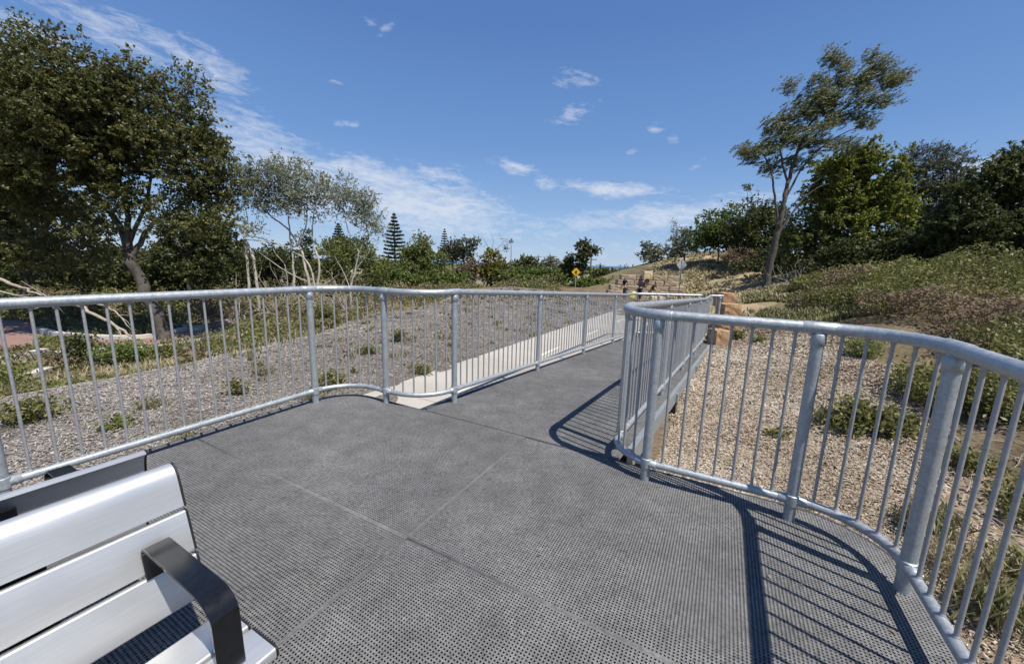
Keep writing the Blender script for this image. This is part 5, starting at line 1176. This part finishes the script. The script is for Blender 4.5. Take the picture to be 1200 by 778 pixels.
def nz(scale, vec, detail=8, rough=.6, dist=0.):
    n = nt.nodes.new('ShaderNodeTexNoise'); n.inputs['Scale'].default_value = scale; n.inputs['Detail'].default_value = detail; n.inputs['Roughness'].default_value = rough; n.inputs['Distortion'].default_value = dist; nt.links.new(vec, n.inputs['Vector']); return n.outputs['Fac']
n1 = nz(11, st.outputs[0], 10, .68, .8); n2 = nz(38, comb.outputs[0], 8, .7, .5); wz = nz(5, comb.outputs[0], 4, .5); wz2 = nz(6.3, rot.outputs[0], 4, .5)
def ae(px, py):
    v = ray(px, py); v = v/np.linalg.norm(v); return math.atan2(v[0], v[1]), math.asin(v[2])
azw = mth('MULTIPLY_ADD', mth('SUBTRACT', wz, .5), .10, az); elw = mth('MULTIPLY_ADD', mth('SUBTRACT', wz2, .5), .045, el)
# (px, py, rx, ry, slope, strength)
CL = [(95,22,110,24,.30,.70),(200,60,70,22,.45,.66),(250,85,42,30,.35,.72),(40,70,70,60,.3,.74),(290,150,80,24,.25,.66),(340,195,70,24,.2,.95),(430,207,90,18,.05,.92),(490,240,95,30,.12,1.05),(400,235,80,30,0,.84),
      (677,92,30,13,.15,.66),(672,133,26,13,-.25,.64),(605,195,30,9,.15,.80),(525,207,40,13,.1,.72),(640,214,15,7,0,.72),(715,222,52,8,.08,1.0),(408,142,16,6,0,.76),(790,252,120,16,-.08,.90),(690,262,90,10,-.05,.72),(840,246,50,10,-.1,.8),(1135,194,50,9,0,.95),(452,35,10,9,-.6,.6),(770,152,16,5,0,.64),(820,190,13,5,-.5,.6),(790,165,10,6,0,.58),(600,275,260,14,0,.5),(700,294,200,9,0,.5),(745,178,8,6,0,.58),(395,98,10,4,0,.55),(385,180,12,5,0,.55),(860,230,40,7,0,.6),(430,22,12,9,0,.5),(340,172,30,7,.2,.6)]
tot = None
for px, py, rx, ry, sl, stn in CL:
    a0, e0_ = ae(px, py); a1, _e = ae(px+rx, py); _a, e1_ = ae(px, py-ry); sa = abs(a1-a0); se = abs(e1_-e0_)
    da = mth('SUBTRACT', azw, a0); de = mth('SUBTRACT', elw, e0_); de2 = mth('MULTIPLY_ADD', da, sl, de)
    q = mth('ADD', mth('POWER', mth('ABSOLUTE', mth('DIVIDE', da, sa)), 2.0), mth('POWER', mth('ABSOLUTE', mth('DIVIDE', de2, se)), 2.0))
    g_ = mth('MULTIPLY', mth('EXPONENT', mth('MULTIPLY', q, -.5)), stn)
    tot = g_ if tot is None else mth('MAXIMUM', tot, g_)
tex = mth('MULTIPLY_ADD', n2, .85, mth('MULTIPLY', n1, 1.15))
val = mth('SUBTRACT', mth('MULTIPLY_ADD', tot, .85, mth('MULTIPLY', tex, 1.0)), 1.36)
mask = mth('MULTIPLY', mth('SMOOTH_MIN', mth('MAXIMUM', mth('MULTIPLY', val, 1.75), 0.0), 1.0, .2), mth('MINIMUM', mth('MULTIPLY', tot, 2.2), 1.0))
mask = mth('MULTIPLY', mask, .78, clamp=True)
hs = nt.nodes.new('ShaderNodeHueSaturation'); hs.inputs['Saturation'].default_value = 1.12; hs.inputs['Value'].default_value = 1.0; nt.links.new(sky.outputs[0], hs.inputs['Color'])
gr_ = nt.nodes.new('ShaderNodeValToRGB'); nt.links.new(mth('DIVIDE', el, .9, clamp=True), gr_.inputs[0]); er = gr_.color_ramp.elements
for i_, (p_, c_) in enumerate([(0, (3.5, 4.75, 6.8)), (.12, (2.5, 3.95, 6.5)), (.30, (1.45, 2.8, 5.7)), (.55, (.92, 1.95, 4.6)), (1, (.75, 1.55, 3.9))]):
    e_r = er[i_] if i_ < 2 else er.new(p_); e_r.position = p_; e_r.color = (*[q_/8 for q_ in c_], 1)
gs_ = nt.nodes.new('ShaderNodeVectorMath'); gs_.operation = 'SCALE'; gs_.inputs[3].default_value = 8; nt.links.new(gr_.outputs[0], gs_.inputs[0])
mg = nt.nodes.new('ShaderNodeMix'); mg.data_type = 'RGBA'; mg.inputs[0].default_value = .8; nt.links.new(hs.outputs[0], mg.inputs[6]); nt.links.new(gs_.outputs[0], mg.inputs[7])
mx = nt.nodes.new('ShaderNodeMix'); mx.data_type = 'RGBA'; nt.links.new(mask, mx.inputs[0]); nt.links.new(mg.outputs[2], mx.inputs[6]); mx.inputs[7].default_value = (6.3, 6.7, 7.5, 1)
bg = nt.nodes.new('ShaderNodeBackground'); bg.inputs['Strength'].default_value = .099; nt.links.new(mx.outputs[2], bg.inputs['Color'])
out = nt.nodes.new('ShaderNodeOutputWorld'); nt.links.new(bg.outputs[0], out.inputs['Surface'])
sl = bpy.data.lights.new('sun', 'SUN'); sl.energy = 5.0; sl.angle = math.radians(.53); sl.color = (1, .955, .88)
so = bpy.data.objects.new('sun', sl); C.objects.link(so); so.rotation_euler = Vector(sun_dir).to_track_quat('Z', 'Y').to_euler()
so.location = (20, -20, 40)
sc.view_settings.view_transform = 'Standard'; sc.view_settings.look = 'None'; sc.view_settings.exposure = .24; sc.view_settings.gamma = 1
sc.cycles.max_bounces = 6; sc.cycles.diffuse_bounces = 3; sc.cycles.transmission_bounces = 3; sc.cycles.glossy_bounces = 3
